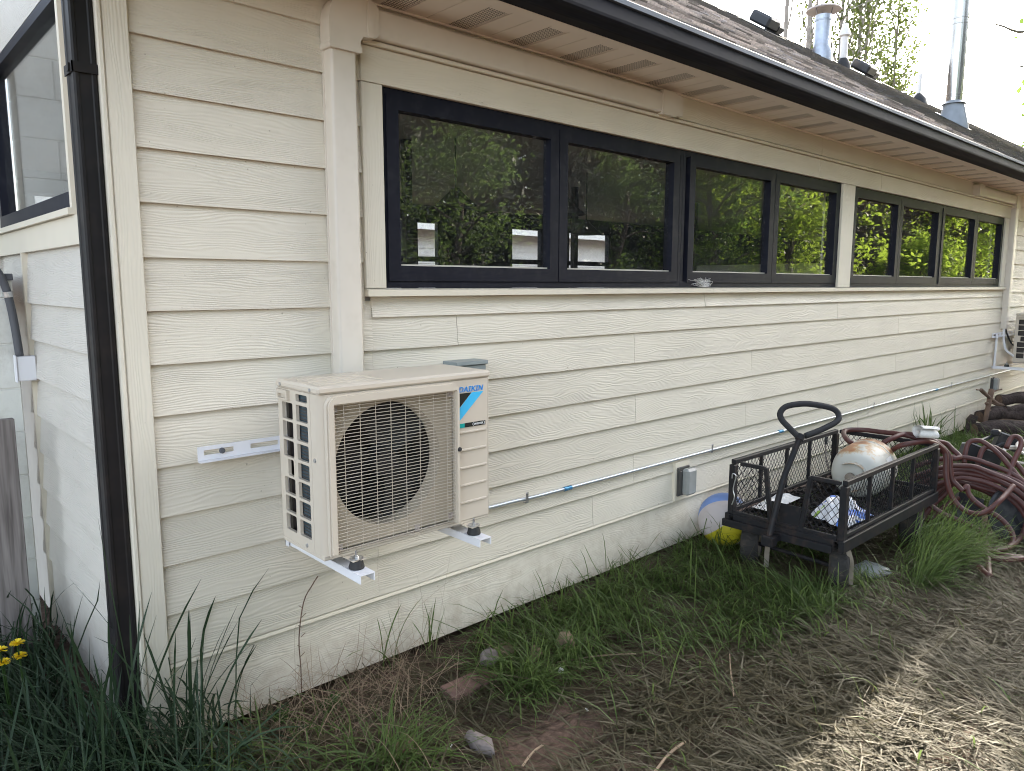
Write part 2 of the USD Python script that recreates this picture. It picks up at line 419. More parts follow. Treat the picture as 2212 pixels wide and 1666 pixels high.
leafmat('grass_green', [(0, (.10, .15, .042)), (.4, (.24, .31, .10)), (.75, (.40, .44, .17)), (1, (.60, .53, .31))], .5)
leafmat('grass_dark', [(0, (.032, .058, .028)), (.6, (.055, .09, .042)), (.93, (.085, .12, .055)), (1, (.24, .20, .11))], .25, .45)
leafmat('hay', [(0, (.08, .068, .036)), (.12, (.15, .18, .07)), (.28, (.29, .31, .13)), (.52, (.46, .38, .22)), (.78, (.62, .50, .31)), (1, (.80, .68, .47))], .2, .6)
leafmat('straw', [(0, (.30, .22, .15)), (.6, (.45, .35, .24)), (1, (.58, .48, .35))], .15, .6)
leafmat('leaf_maple', [(0, (.10, .17, .025)), (.6, (.19, .28, .04)), (1, (.30, .37, .06))], .68)
leafmat('leaf_shrub', [(0, (.08, .13, .03)), (.6, (.17, .23, .05)), (1, (.30, .34, .09))], .6)
leafmat('leaf_bright', [(0, (.22, .31, .025)), (.6, (.36, .45, .045)), (1, (.50, .56, .09))], .75)
leafmat('leaf_dark', [(0, (.018, .028, .014)), (1, (.04, .055, .025))], .2)
leafmat('leaf_red', [(0, (.035, .022, .018)), (.7, (.075, .04, .032)), (1, (.10, .07, .05))], .3)
leafmat('leaf_poplar', [(0, (.085, .11, .03)), (.6, (.14, .165, .045)), (1, (.22, .22, .07))], .5)
leafmat('leaf_weed', [(0, (.05, .10, .025)), (1, (.09, .16, .04))], .4)
leafmat('leaf_litter', [(0, (.02, .015, .012)), (.6, (.055, .035, .028)), (1, (.13, .09, .07))], .1, .7)

# earth
usdkit.material(stage, L + 'earth', {
    'g': ('geometry', {}), 'n': ('noise_texture', {'scale': 1.7, 'detail': 8.0, 'roughness': .65}), 'n2': ('noise_texture', {'scale': 38., 'detail': 6.0}),
    'r': ('rgb_ramp', {'ramp': [(.3, (.065, .042, .032)), (.55, (.135, .088, .066)), (.75, (.21, .14, .108))]}),
    'r2': ('rgb_ramp', {'ramp': [(.3, (.55,) * 3), (.7, (1.1,) * 3)]}), 'mx': ('mix', {'mix_type': 'multiply', 'fac': 1.0}),
    'b': ('bump', {'strength': .9, 'distance': .012}), 'p': ('principled_bsdf', {'roughness': .95, 'specular_ior_level': .2})},
    [('g.position', 'n.vector'), ('g.position', 'n2.vector'), ('n.fac', 'r.fac'), ('n2.fac', 'r2.fac'), ('r.color', 'mx.color1'), ('r2.color', 'mx.color2'), ('mx.color', 'p.base_color'),
     ('n2.fac', 'b.height'), ('b.normal', 'p.normal')], surface='p.BSDF')


# ------------------------------------------------------------------ ground
def ground_z(x, y):
    x, y = np.asarray(x, float), np.asarray(y, float)
    p = np.stack([x * 1.1, y * 1.1, 0 * x], -1)
    z = -.075 + .05 * (meshkit.fbm(p + 31, 3, 3) - .5) + .018 * (meshkit.fbm(p * 7, 2, 9) - .5)
    z = z + .05 * np.exp(-((x + .1) / .5) ** 2 - ((y + .1) / .6) ** 2)
    return np.where((x > -.2) & (y > -.05), np.minimum(z, -.085), z)


def steps(*segs):
    out = []
    for a, b, n in segs:
        out.append(np.linspace(a, b, n, endpoint=False))
    return np.concatenate(out + [[segs[-1][1]]])


gx = steps((-150, -12, 10), (-12, -2, 16), (-2, 5.5, 150), (5.5, 14, 60), (14, 160, 20))
gy = steps((-150, -14, 10), (-14, -3.5, 20), (-3.5, 1.8, 106), (1.8, 14, 14), (14, 160, 12))
GX, GY = np.meshgrid(gx, gy, indexing='ij')
GV = np.stack([GX, GY, ground_z(GX, GY)], -1).reshape(-1, 3)
ii, jj = np.meshgrid(np.arange(len(gx) - 1), np.arange(len(gy) - 1), indexing='ij')
a0 = (ii * len(gy) + jj).ravel()
GF = np.stack([a0, a0 + len(gy), a0 + len(gy) + 1, a0 + 1], 1)
obj('ground', (GV, GF), 'earth', smooth=True, kind='structure')

# ------------------------------------------------------------------ the house
house = thing('house', 'cream lap-sided house with a long black window row and shingled roof', 'house', (0, 0, 0))
HX1 = 25.0       # right end of the building
DEPTH = 6.0


def board_x(x0, x1, zb, h=.178, yb=0.0):
    """One lap board: bottom edge proud, top edge tucked behind the next."""
    j = rng.uniform(-.0015, .0015)
    pr = [(yb - .006 + j, zb + rng.uniform(-.0015, .0015)), (yb + .0045 + j, zb), (yb + .0165, zb + h + .022), (yb + .0085, zb + h + .022)]
    return along_x(pr, x0, x1)


ZB = {'M': .257}
zz0 = .262
rows = [.262 + .1805 * 0]
courses = [.262, .442, .622, .799, .975, 1.156, 1.331, 1.512, 1.689, 1.867, 2.044, 2.222, 2.395, 2.566, 2.744]
XL, XD = .128, .968
# left of the duct: every course up to the soffit
for k, zb in enumerate(courses[:-1]):
    h = courses[k + 1] - zb
    if zb > 2.5:
        h = .135
    obj('siding_board', board_x(XL, 1.01 if zb > 2.5 else (XD - .002 if zb > 1.5 else 1.0), zb, h if zb < 2.5 else .11), 'siding', house)
# below the windows, with butt joints
joints = {0: [2.40, 5.9, 8.9], 1: [2.76, 6.1], 2: [4.0, 8.0], 3: [2.765, 6.673], 4: [4.058, 7.974], 5: [2.742, 6.671], 6: [1.447, 5.365], 7: [3.446, 7.403]}
for k in range(8):
    zb = courses[k]
    h = courses[k + 1] - zb
    if k == 6:
        h = 1.466 - zb
    if k == 7:
        h, zb = .064, 1.466
    xs = [1.0] + joints[k] + [9.905]
    for a, b in zip(xs[:-1], xs[1:]):
        obj('siding_board', board_x(a + (.0022 if a != 1.0 else .0008), b - .001, zb, h), 'siding', house)
# right of the window row
for k in range(14):
    zb = courses[k]
    h = courses[k + 1] - zb if courses[k + 1] < 2.6 else .11
    obj('siding_board', board_x(9.908, 13.4, zb, h), 'siding', house)
# sheathing, with the window openings left free
W0, W1 = 1.067, 9.735
sh = [box(.04, 1.06, .03, .14, -.05, 2.70), box(1.06, W1, .03, .14, -.05, 1.575), box(1.06, W1, .03, .14, 2.40, 2.70), box(W1 + .0, HX1, .03, .14, -.05, 2.70),
      box(5.312, 5.533, .03, .14, 1.575, 2.40)]
obj('wall_core', cat(sh), 'interior_wall', house)
obj('wall_end', box(13.4, HX1, -.006, .028, -.03, 2.70), 'siding', house)
# base board with drip ledge
for a, b in ((.128, 5.2), (5.202, 9.3), (9.302, 13.4)):
    obj('base_board', along_x([(-.001, -.040), (.026, -.040), (.026, .252), (.004, .252)], a, b), 'siding', house)
obj('drip_ledge', along_x([(-.010, .246), (.006, .2445), (.006, .262), (-.006, .258)], .1285, 13.4), 'trim_smooth', house)
# corner boards
obj('corner_board', cbox(.052, .127, -.018, .03, -.03, 2.70, .003), 'trim_wood_upright', house)
obj('corner_board', cbox(.033, .0505, -.021, .03, -.03, 2.70, .004), 'trim_wood_upright', house)
# trim round the windows
obj('casing_board', cbox(XD, 1.0655, -.014, .03, 1.586, 2.393, .002), 'trim_wood_upright', house)
obj('casing_board', cbox(5.3115, 5.5335, -.014, .03, 1.586, 2.393, .002), 'trim_wood_upright', house)
obj('casing_board', cbox(9.7365, 9.885, -.014, .03, 1.586, 2.393, .002), 'trim_wood_upright', house)
for a, b in ((XD, 4.888), (4.890, 6.03), (6.032, 9.9)):
    obj('head_board', cbox(a, b, -.0155, .03, 2.395, 2.530, .002), 'trim_wood', house)
for a, b in ((XD, 5.04), (5.043, 6.15), (6.153, 9.9)):
    obj('drip_cap', along_x([(-.034, 2.532), (.03, 2.532), (.03, 2.562), (-.002, 2.560), (-.034, 2.546)], a, b), 'trim_smooth', house)
for a, b in ((1.012, 4.94), (4.9425, 10.6), (10.6025, 13.4)):
    obj('frieze_board', cbox(a, b, .000, .03, 2.563, 2.699, .001), 'trim_wood', house)
for a, b in ((.968, 3.49), (3.4925, 7.47), (7.4725, 9.93)):
    obj('sill', along_x([(-.030, 1.553), (.03, 1.553), (.03, 1.586), (-.012, 1.584), (-.030, 1.579)], a, b), 'trim_smooth', house)


# ---- windows: a frame holding two sashes each pair
def ring_xz(x0, x1, z0, z1, w, wt, wb, y0, y1):
    o = sg.Polygon([(x0, z0), (x1, z0), (x1, z1), (x0, z1)])
    i = sg.Polygon([(x0 + w, z0 + wb), (x1 - w, z0 + wb), (x1 - w, z1 - wt), (x0 + w, z1 - wt)])
    return along_y(o.difference(i), y0, y1)


def front_window(x0, x1, sashes, label):
    w = obj('window', ring_xz(x0, x1, 1.587, 2.393, .026, .032, .034, .004, .11), 'window_black', house)
    for a, b in sashes:
        s = obj('sash', ring_xz(a, b, 1.616, 2.366, .060, .054, .064, -.001, .05), 'window_black', w)
        ORIGIN[s] = ORIGIN[w]
        obj('pane', box(a + .058, b - .058, .030, .034, 1.678, 2.314), 'glass', w)
        obj('glazing_bead', box(a + .061, b - .061, .018, .029, 1.6805, 1.6875), 'reel_pale', w)
    return w


front_window(W0 + .001, 3.172, [(1.089, 2.104), (2.1095, 3.136)], None)
front_window(3.174, 5.3105, [(3.240, 4.2685), (4.274, 5.288)], None)
front_window(5.5345, 7.606, [(5.556, 6.538), (6.5435, 7.574)], None)
front_window(7.608, 9.7355, [(7.642, 8.7015), (8.707, 9.712)], None)

# ---- left side wall
SX = .033


def board_y(y0, y1, zb, h=.172):
    pr = [(-.009, zb), (.0045, zb), (.0165, zb + h + .022), (.0085, zb + h + .022)]
    v, f = extr(sg.Polygon(pr), y1 - y0)
    return np.stack([v[:, 0] + SX, v[:, 2] + y0, v[:, 1]], 1), f[:, ::-1]


zs_ = [.30, .475, .648, .82, .996, 1.174, 1.350, 1.515]
for k, zb in enumerate(zs_[:-1]):
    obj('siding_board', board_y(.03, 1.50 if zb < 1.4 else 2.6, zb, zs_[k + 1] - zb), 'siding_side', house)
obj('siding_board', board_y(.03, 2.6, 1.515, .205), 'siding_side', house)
obj('base_board', box(SX - .001, SX + .03, .03, 1.35, -.04, .298), 'siding_side', house)
obj('side_trim', box(SX - .012, SX + .03, .03, 3.0, 1.742, 1.845), 'trim_smooth', house)
obj('side_trim', box(SX - .016, SX + .03, 1.36, 1.385, -.04, 1.741), 'trim_smooth', house)
obj('wall_core', cat([box(.05, .14, .141, DEPTH, -.05, 1.86), box(.05, .14, .141, .37, 1.86, 2.70), box(.05, .14, .141, DEPTH, 2.64, 2.70), box(.05, .14, 1.9, DEPTH, 1.86, 2.64)]), 'interior_wall', house)
gable = [(.032, 2.645), (DEPTH, 2.645), (DEPTH, 2.8), (DEPTH / 2, 4.98), (.032, 2.78)]
gv, gf = extr(sg.Polygon(gable), .016)
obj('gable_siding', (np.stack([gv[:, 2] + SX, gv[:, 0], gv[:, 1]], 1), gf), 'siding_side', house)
sw = obj('window', cat([]) if False else (lambda m: (np.stack([SX - .004 + .06 - (m[0][:, 1] - 0), m[0][:, 0], m[0][:, 2]], 1), m[1]))(ring_xz(.415, 1.89, 1.872, 2.636, .045, .04, .062, 0, .06)), 'window_black', house)
obj('pane', box(SX + .028, SX + .032, .455, 1.85, 1.93, 2.60), 'glass', sw)
obj('side_trim', box(SX - .014, SX + .03, .384, .414, 1.846, 2.64), 'trim_smooth', house)
obj('sill', box(SX - .03, SX + .03, .375, 3.0, 1.8465, 1.870), 'trim_smooth', house)
# downspout with ribs, strap and elbow
dv, df = extr(sg.Polygon([(-.036, .0), (-.030, -.004), (-.022, -.004), (-.018, -.001), (.014, -.001), (.018, -.004), (.026, -.004), (.031, .0), (.031, .078), (.026, .083), (-.031, .083), (-.036, .078),
                          (-.036, .060), (-.033, .056), (-.033, .026), (-.036, .022)]), 2.75)
ds = obj('downspout', (dv + [0, 0, .0], df), 'downspout_black', house)
obj('strap', cat([box(-.040, .034, -.008, -.004, 2.245, 2.275), box(-.040, -.036, -.008, .088, 2.245, 2.275), box(-.046, -.040, .012, .03, 2.248, 2.272)]), 'downspout_black', ds)

# ---- soffit
per, s0 = .34, 1.29


def vent_grid(x0, x1, y0, y1, z, nx, ny):
    def grid(a, b, n, fr):
        p = (b - a) / n
        q = [a]
        for i in range(n):
            q += [a + p * (i + .5 - fr / 2), a + p * (i + .5 + fr / 2)]
        return q + [b]
    xs, ys = grid(x0, x1, nx, .66), grid(y0, y1, ny, .60)
    V = np.array([[x, y, z] for x in xs for y in ys])
    F = []
    for i in range(2 * nx + 1):
        for j in range(2 * ny + 1):
            if i % 2 == 1 and j % 2 == 1:
                continue
            q = i * len(ys) + j
            F.append([q, q + 1, q + len(ys) + 1, q + len(ys)])
    return V, np.array(F)


for k in range(-5, 36):
    x0 = s0 + per * k
    a = [box(x0 + .002, x0 + .112, -.315, .028, 2.700, 2.703), box(x0 + .228, x0 + .338, -.315, .028, 2.700, 2.703),
         box(x0 + .112, x0 + .1155, -.315, .028, 2.7035, 2.7065), box(x0 + .2245, x0 + .228, -.315, .028, 2.7035, 2.7065), box(x0 - .0, x0 + .002, -.315, .028, 2.706, 2.709),
         box(x0 + .1155, x0 + .2245, -.315, -.275, 2.700, 2.703), box(x0 + .1155, x0 + .2245, -.008, .028, 2.700, 2.703)]
    sp = obj('soffit_panel', cat(a), 'soffit', house)
    if x0 < 12:
        obj('vent_strip', vent_grid(x0 + .1155, x0 + .2245, -.275, -.008, 2.7015, 8, 24), 'soffit', sp)
obj('soffit_trim', box(-.4, HX1 + .3, -.374, -.314, 2.6905, 2.6985), 'soffit', house)
obj('soffit_trim', along_x([(-.012, 2.690), (-.001, 2.690), (-.001, 2.6995), (-.012, 2.6995)], 1.0, 13.4), 'soffit', house)
obj('fascia', box(-.4, HX1 + .3, -.3735, -.352, 2.713, 2.80), 'trim_smooth', house)
obj('soffit_backing', box(-.4, HX1 + .3, -.351, .028, 2.745, 2.75), 'interior_dark', house)

# ---- gutter
prof = [(-.3755, 2.795), (-.3755, 2.694), (-.432, 2.693), (-.445, 2.695), (-.458, 2.702), (-.474, 2.707), (-.488, 2.710), (-.497, 2.716), (-.5, 2.726), (-.5, 2.785)]
gp = sg.LineString(prof).buffer(.0016, cap_style=2, join_style=2)
for a, b in ((-.42, 8.86), (8.861, HX1 + .3)):
    g = obj('gutter', along_x(gp, a, b), 'gutter_black', house)
    obj('gutter_lip', along_x([(-.5135, 2.783), (-.5017, 2.781), (-.4985, 2.787), (-.4985, 2.807), (-.508, 2.809), (-.5135, 2.804)], a, b), 'gutter_lip', g)
obj('gutter_joint', along_x(sg.LineString(prof[1:]).buffer(.0036, cap_style=2, join_style=2), 8.83, 8.89), 'gutter_black', house)

# ---- roof with separate shingle tabs
RS = .671
RY0, RZ0, RIDGE = -.455, 2.812, 3.0
RZ1 = RZ0 + RS * (RIDGE - RY0)
deck = [(RY0, RZ0 - .012), (RY0, RZ0 - .03), (.0, 2.72), (DEPTH, 2.72), (DEPTH + .455, RZ0 - .03), (DEPTH + .455, RZ0 - .012), (RIDGE, RZ1 - .012)]
dz = [(y, z - .002) for y, z in deck]
obj('roof_deck', along_x([(RY0, RZ0 - .014), (RY0, RZ0 - .034), (RIDGE, RZ1 - .06), (DEPTH + .455, RZ0 - .034), (DEPTH + .455, RZ0 - .014), (RIDGE, RZ1 - .014)], -.42, HX1 + .3), 'roof_deck', house)
su = np.array([0, 1, RS]) / math.hypot(1, RS)
sn = np.array([0, -RS, 1]) / math.hypot(1, RS)
slope_len = (RIDGE - RY0) * math.hypot(1, RS)
EXPO = .1405
tabs = []
ncourse = int(slope_len / EXPO) + 1
for c in range(ncourse):
    x = -.42 + rng.uniform(-.2, 0)
    while x < HX1 + .25:
        w = rng.uniform(.10, .36)
        xa, xb = max(x, -.42), min(x + w, HX1 + .3)
        if xb - xa > .02:
            tabs.append((c, xa, xb, rng.uniform(.009, .019), rng.uniform(-.006, .006) if c else 0))
        x += w


def tab_mesh(c, xa, xb, th, jit):
    s0_, s1_ = c * EXPO - .012 + jit, min((c + 1) * EXPO + .03, slope_len)
    base = np.array([0, RY0, RZ0])
    q = [(s0_, .004), (s0_, .004 + th), (s1_, -.004 + th * .4), (s1_, -.008)]
    yz = [base + s * su + n * sn for s, n in q]
    v = np.array([[x, p[1], p[2]] for x in (xa + .001, xb - .001) for p in yz])
    f = np.array([[0, 3, 2, 1], [4, 5, 6, 7], [0, 1, 5, 4], [1, 2, 6, 5], [2, 3, 7, 6], [3, 0, 4, 7]])
    return v, f


def project(p):
    d = np.asarray(p) - CAM
    w = d @ FW
    return 1106 + 1601 * (d @ R2) / w, 833 - 1601 * (d @ U2) / w, w


score = []
for i, (c, xa, xb, th, j) in enumerate(tabs):
    pc = np.array([(xa + xb) / 2, RY0, RZ0]) + su * (c + .5) * EXPO
    u, v, w = project(pc)
    vis = w > 0 and -10 < u < 2220 and -10 < v < 1670
    score.append((0 if vis else 1, w))
order = sorted(range(len(tabs)), key=lambda i: score[i])
single = set(order[:300])
rf = obj('roof', along_x([(RIDGE - .14, RZ1 - .14 * RS + .012), (RIDGE, RZ1 + .020), (RIDGE + .14, RZ1 - .14 * RS + .012), (RIDGE + .14, RZ1 - .14 * RS), (RIDGE, RZ1 + .008), (RIDGE - .14, RZ1 - .14 * RS)], -.42, HX1 + .3), 'shingle', house, label='ridge cap of the shingled roof')
for i in order[:300]:
    obj('shingle', tab_mesh(*tabs[i]), 'shingle_single', rf)
obj('shingle_field', cat([tab_mesh(*tabs[i]) for i in order[300:]]), 'shingle', rf, kind='stuff')
# the unseen rear slope
obj('rear_slope', along_x([(RIDGE, RZ1 - .010), (RIDGE, RZ1 + .004), (DEPTH + .455, RZ0 + .004), (DEPTH + .455, RZ0 - .010)], -.42, HX1 + .3), 'shingle', house)


def roof_z(y):
    return RZ0 + RS * (y - RY0)


# ---- roof fittings
def roof_disc(x, y, r, h=.004):
    return xf(lathe([(0, 0), (r, 0), (r, h), (0, h)], 20), rot=basis(sn), t=np.array([x, y, roof_z(y)]) + sn * .016)


def box_vent(x, y, w, label):
    t = thing('box_vent', label, None, (x, y, roof_z(y)), parent=house)
    b = np.array([x, y, roof_z(y)]) + sn * .012
    E = np.stack([[1, 0, 0], su, sn], 1)
    obj('vent_hood', xf(cat([cbox(-w / 2, w * .1, -.15, .17, .03, .17, .025), cbox(w * .1 + .004, w / 2, -.13, .15, .03, .135, .03)]), rot=E, t=b), 'vent_black', t)
    obj('vent_base', xf(cbox(-w / 2 - .06, w / 2 + .06, -.2, .22, 0, .012, .003), rot=E, t=b), 'vent_black', t)
    obj('vent_louvre', xf(cat([box(-w / 2 + .02 + i * .028, -w / 2 + .032 + i * .028, -.149, -.12, .012, .031) for i in range(int(w / .03))]), rot=E, t=b), 'vent_black', t)


box_vent(8.62, 2.60, .46, 'black box vent with rounded hood nearest the camera on the ridge')
box_vent(11.72, 2.62, .5, 'black box vent below the white cone-topped pipe')

# wide galvanised chimney with tan rain cap
cx, cy = 10.28, 2.62
cz = roof_z(cy)
t = thing('metal_chimney', 'short galvanised round chimney with a flat tan rain cap', None, (cx, cy, cz), parent=house)
obj('chimney_pipe', lathe([(.15, -.22), (.155, .05), (.113, .14), (.113, .5), (.117, .502), (.117, .53), (.113, .532), (.113, .57), (.108, .57), (.108, .45), (0, .45)], 28, (cx, cy, cz)), 'galvanized', t, smooth=35)
obj('pipe_band', lathe([(.1135, .485), (.1195, .487), (.1195, .497), (.1135, .499)], 28, (cx, cy, cz)), 'galvanized', t, smooth=35)
obj('rain_cap', lathe([(0, .70), (.05, .70), (.235, .655), (.243, .640), (.243, .632), (.05, .672), (0, .672)], 14, (cx, cy, cz)), 'cap_tan', t)
for k in range(3):
    a = k * 2.1 + .6
    obj('cap_strut', tube([(cx + .10 * math.cos(a), cy + .10 * math.sin(a), cz + .55), (cx + .13 * math.cos(a), cy + .13 * math.sin(a), cz + .67)], .006, 5), 'galvanized', t)
# white pvc vent with cone
px, py = 11.22, 2.72
pz = roof_z(py)
t = thing('vent_pipe', 'white plastic vent pipe with a cone cap and black boot', None, (px, py, pz), parent=house)
obj('pipe', lathe([(.052, -.05), (.052, .50), (.03, .50)], 18, (px, py, pz)), 'pvc_white', t, smooth=35)
obj('cone_cap', lathe([(.06, .44), (.088, .45), (.09, .475), (.045, .58), (.045, .625), (.03, .63), (0, .63)], 20, (px, py, pz)), 'pvc_white', t, smooth=35)
obj('boot', cat([lathe([(.115, -.1), (.105, .02), (.07, .10), (.056, .12), (.053, .12)], 18, (px, py, pz)), roof_disc(px, py, .19)]), 'rubber_black', t, smooth=35)
# small pipe
px, py = 14.55, 2.78
pz = roof_z(py)
t = thing('vent_pipe', 'thin plain white vent pipe with a wide black boot', None, (px, py, pz), parent=house)
obj('pipe', lathe([(.036, -.05), (.036, .47), (.031, .47), (.031, .4), (0, .4)], 16, (px, py, pz)), 'pvc_white', t, smooth=35)
obj('boot', cat([lathe([(.17, -.10), (.13, .03), (.05, .12), (.037, .13)], 16, (px, py, pz)), roof_disc(px, py, .2)]), 'rubber_black', t, smooth=35)
# tall stainless flue
px, py = 11.25, 1.13
pz = roof_z(py)
t = thing('flue_pipe', 'tall shiny stainless flue on a grey cone flashing', None, (px, py, pz), parent=house)
obj('pipe', lathe([(.101, .1), (.101, 1.35), (.101, 2.9), (.09, 2.9)], 32, (px, py, pz)), 'stainless', t, smooth=35)
for zc in (.33, .36, 1.30, 1.37):
    obj('pipe_band', lathe([(.1015, zc), (.1065, zc + .004), (.1065, zc + .016), (.1015, zc + .02)], 32, (px, py, pz)), 'stainless', t, smooth=35)
obj('storm_collar', lathe([(.102, .285), (.155, .245), (.157, .240), (.102, .265)], 28, (px, py, pz)), 'galv_dull', t, smooth=35)
obj('cone_flashing', cat([lathe([(.22, -.17), (.19, -.02), (.125, .25), (.108, .27)], 28, (px, py, pz)), roof_disc(px, py, .27)]), 'galv_dull', t, smooth=35)

# ---- interior, seen dimly through the glass
obj('interior_floor', box(.14, HX1, .14, DEPTH, .22, .26), 'interior_floor', house)
obj('interior_ceiling', box(.14, HX1, .14, DEPTH, 2.705, 2.712), 'interior_wall', house)
BW = [(.7, 4.2), (4.75, 5.32), (5.50, 5.915), (7.30, 8.0), (8.60, 9.69)]
BZ0, BZ1 = 1.25, 2.50
bw, x = [], .14
for a, b in BW:
    bw.append(box(x, a, DEPTH, DEPTH + .14, -.05, 2.72)); x = b
    bw += [box(a, b, DEPTH, DEPTH + .14, -.05, BZ0), box(a, b, DEPTH, DEPTH + .14, BZ1, 2.72)]
bw.append(box(x, HX1, DEPTH, DEPTH + .14, -.05, 2.72))
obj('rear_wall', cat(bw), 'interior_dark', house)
obj('end_wall', box(HX1 - .1, HX1, .14, DEPTH, -.05, 2.72), 'interior_wall', house)
gv, gf = extr(sg.Polygon(gable), .016)
obj('gable_siding', (np.stack([gv[:, 2] + HX1 - .02, gv[:, 0], gv[:, 1]], 1), gf), 'siding_side', house)
for a, b in BW:
    w = obj('rear_window', cat([ring_xz(a, b, BZ0, BZ1, .03, .03, .03, DEPTH + .02, DEPTH + .1), box(a + .03, b - .03, DEPTH + .03, DEPTH + .09, 1.93, 2.0)]), 'window_black', house)
    obj('pane', box(a + .028, b - .028, DEPTH + .058, DEPTH + .062, BZ0 + .028, BZ1 - .028), 'glass', w)
# low block partition and dark cabinet inside
obj('partition', box(11.0, 11.1, 2.4, DEPTH - .01, .26, 1.95), 'block_paint', house)
for (x, y, z) in ((1.95, 1.3, 2.05), (2.95, 1.9, 2.2), (3.3, 1.1, 2.1), (5.0, 2.4, 2.1)):
    pl_ = obj('pendant_lamp', lathe([(.0, .13), (.03, .13), (.05, .10), (.16, .0), (.155, .0), (.04, .09), (0, .1)], 18, (x, y, z)), 'interior_dark', house, smooth=35)
    obj('cord', tube([(x, y, z + .12), (x, y, 2.7)], .006, 5), 'interior_dark', pl_)
for x, y in ((2.7, 2.2), (5.7, 3.2), (8.1, 3.2)):
    obj('interior_post', box(x, x + .06, y, y + .06, .26, 2.70), 'interior_dark', house)

# ------------------------------------------------------------------ white outbuilding behind, seen through the house
ob = thing('outbuilding', 'white sided outbuilding seen through the first two windows', 'outbuilding', (8, 10.5, -.07))
for k in range(18):
    v, f = board_x(2.0, 17.5, -.02 + k * .16, .16, 10.5)
    obj('siding_board', (v, f), 'white_siding', ob)
obj('wall_core', box(2.0, 17.5, 10.53, 14.5, -.05, 2.86), 'white_siding', ob)
ro = obj('roof', along_x([(10.1, 2.80), (10.1, 2.87), (12.5, 4.3), (14.9, 2.87), (14.9, 2.80), (12.5, 4.22)], 1.7, 17.8), 'roof_deck', ob)
m = []
for c in range(17):
    x = 1.7 + rng.uniform(-.2, 0)
    while x < 17.7:
        s0_ = c * .165
        p0 = np.array([10.08 + s0_ * .859, 2.875 + s0_ * .512]); p1 = p0 + np.array([.859, .512]) * .19
        nn = np.array([-.512, .859])
        q = [p0 + nn * .004, p0 + nn * .014, p1 + nn * .004, p1]
        v = np.array([[xx_, a[0], a[1]] for xx_ in (x + .002, x + .298) for a in q])
        m.append((v, np.array([[0, 3, 2, 1], [4, 5, 6, 7], [0, 1, 5, 4], [1, 2, 6, 5], [2, 3, 7, 6], [3, 0, 4, 7]])))
        x += .3
obj('shingle_field', cat([arr(q) for q in m]), 'grey_shingle', ro, kind='stuff')
obj('fascia', box(1.7, 17.8, 10.05, 10.09, 2.74, 2.87), 'white_siding', ob)

# ------------------------------------------------------------------ painted block wall to the left
bwall = thing('block_wall', 'white painted concrete block wall abutting the left side of the house', 'wall', (-2, 1.45, -.08))
for c in range(15):
    zb = -.09 + c * .2035
    xs = [-6.2 + (.0 if c % 2 else .2) + .4 * k for k in range(17)]
    for a in xs:
        b = min(a + .396, -.0285)
        if b - a < .05:
            continue
        z1 = zb + .2
        yo = 0 if c < 8 else .60
        obj('block', cbox(a, b, 1.352 + yo, 1.54 + yo, zb, z1, .004), 'block_paint', bwall)
obj('mortar', cat([box(-6.2, -.031, 1.3555, 1.535, -.09, 1.540), box(-6.2, -.031, 1.9555, 2.135, 1.54, 2.95)]), 'block_paint', bwall)
obj('coping', cbox(-6.2, -.026, 1.335, 1.95, 1.618, 1.648, .003), 'pipe_grey', bwall)
obj('capping_block', cbox(-6.2, -.029, 1.352, 1.54, 1.541, 1.617, .003), 'block_paint', bwall)
# electrical box and grey conduit on the corner
jb = thing('junction_box', 'square white electrical box with a curved grey pipe on the side wall', 'electrical box', (.0, 1.43, 1.22))
obj('box_body', cbox(-.045, .029, 1.30, 1.40 - .062, 1.165, 1.278, .004), 'unit_white', jb)
obj('box_cover', cbox(-.052, -.0455, 1.296, 1.342, 1.16, 1.283, .002), 'unit_white', jb)
obj('grey_pipe', tube(catmull([(-.03, 1.32, 1.279), (-.035, 1.325, 1.38), (-.045, 1.33, 1.50), (-.062, 1.33, 1.60), (-.10, 1.325, 1.68), (-.17, 1.32, 1.715), (-.3, 1.315, 1.70), (-.45, 1.31, 1.68)], 5), .017, 10), 'pipe_grey', jb, smooth=True)
obj('pipe_clip', lathe([(.0175, -.013), (.0205, -.012), (.0205, .012), (.0175, .013)], 14, (-.052, 1.331, 1.555), (-.012, .0, .1)), 'steel_bolt', jb)

# weathered boards leaning in front of the block wall
for (a, b, y, top, tl) in ((-.230, -.118, 1.0, 1.045, 'grey weathered fence board nearest the house corner'), (-.36, -.235, 1.012, 1.02, 'grey weathered fence board at the left picture edge')):
    p = obj('fence_board', cbox(a, b, y, y + .035, -.12, top, .003), 'weathered_wood', label=tl, cat='board', group='weathered boards before the block wall')

# ------------------------------------------------------------------ line-set covers (white ducts on the wall)
def rpoly(a, b, c, d, r):
    return sg.box(a + r, c + r, b - r, d - r).buffer(r, quad_segs=4)


def duct_v(x0, x1, z0, z1, y=-.062):
    v, f = extr(sg.Polygon([(x0, -.002), (x0, y + .016), (x0 + .004, y + .005), (x0 + .014, y), (x1 - .014, y), (x1 - .004, y + .005), (x1, y + .016), (x1, -.002)]), z1 - z0)
    return v + [0, 0, z0], f


def duct_h(x0, x1, z0, z1, y=-.062):
    return along_x([(-.002, z0), (y + .016, z0), (y + .005, z0 + .004), (y, z0 + .014), (y, z1 - .014), (y + .005, z1 - .004), (y + .016, z1), (-.002, z1)], x0, x1)


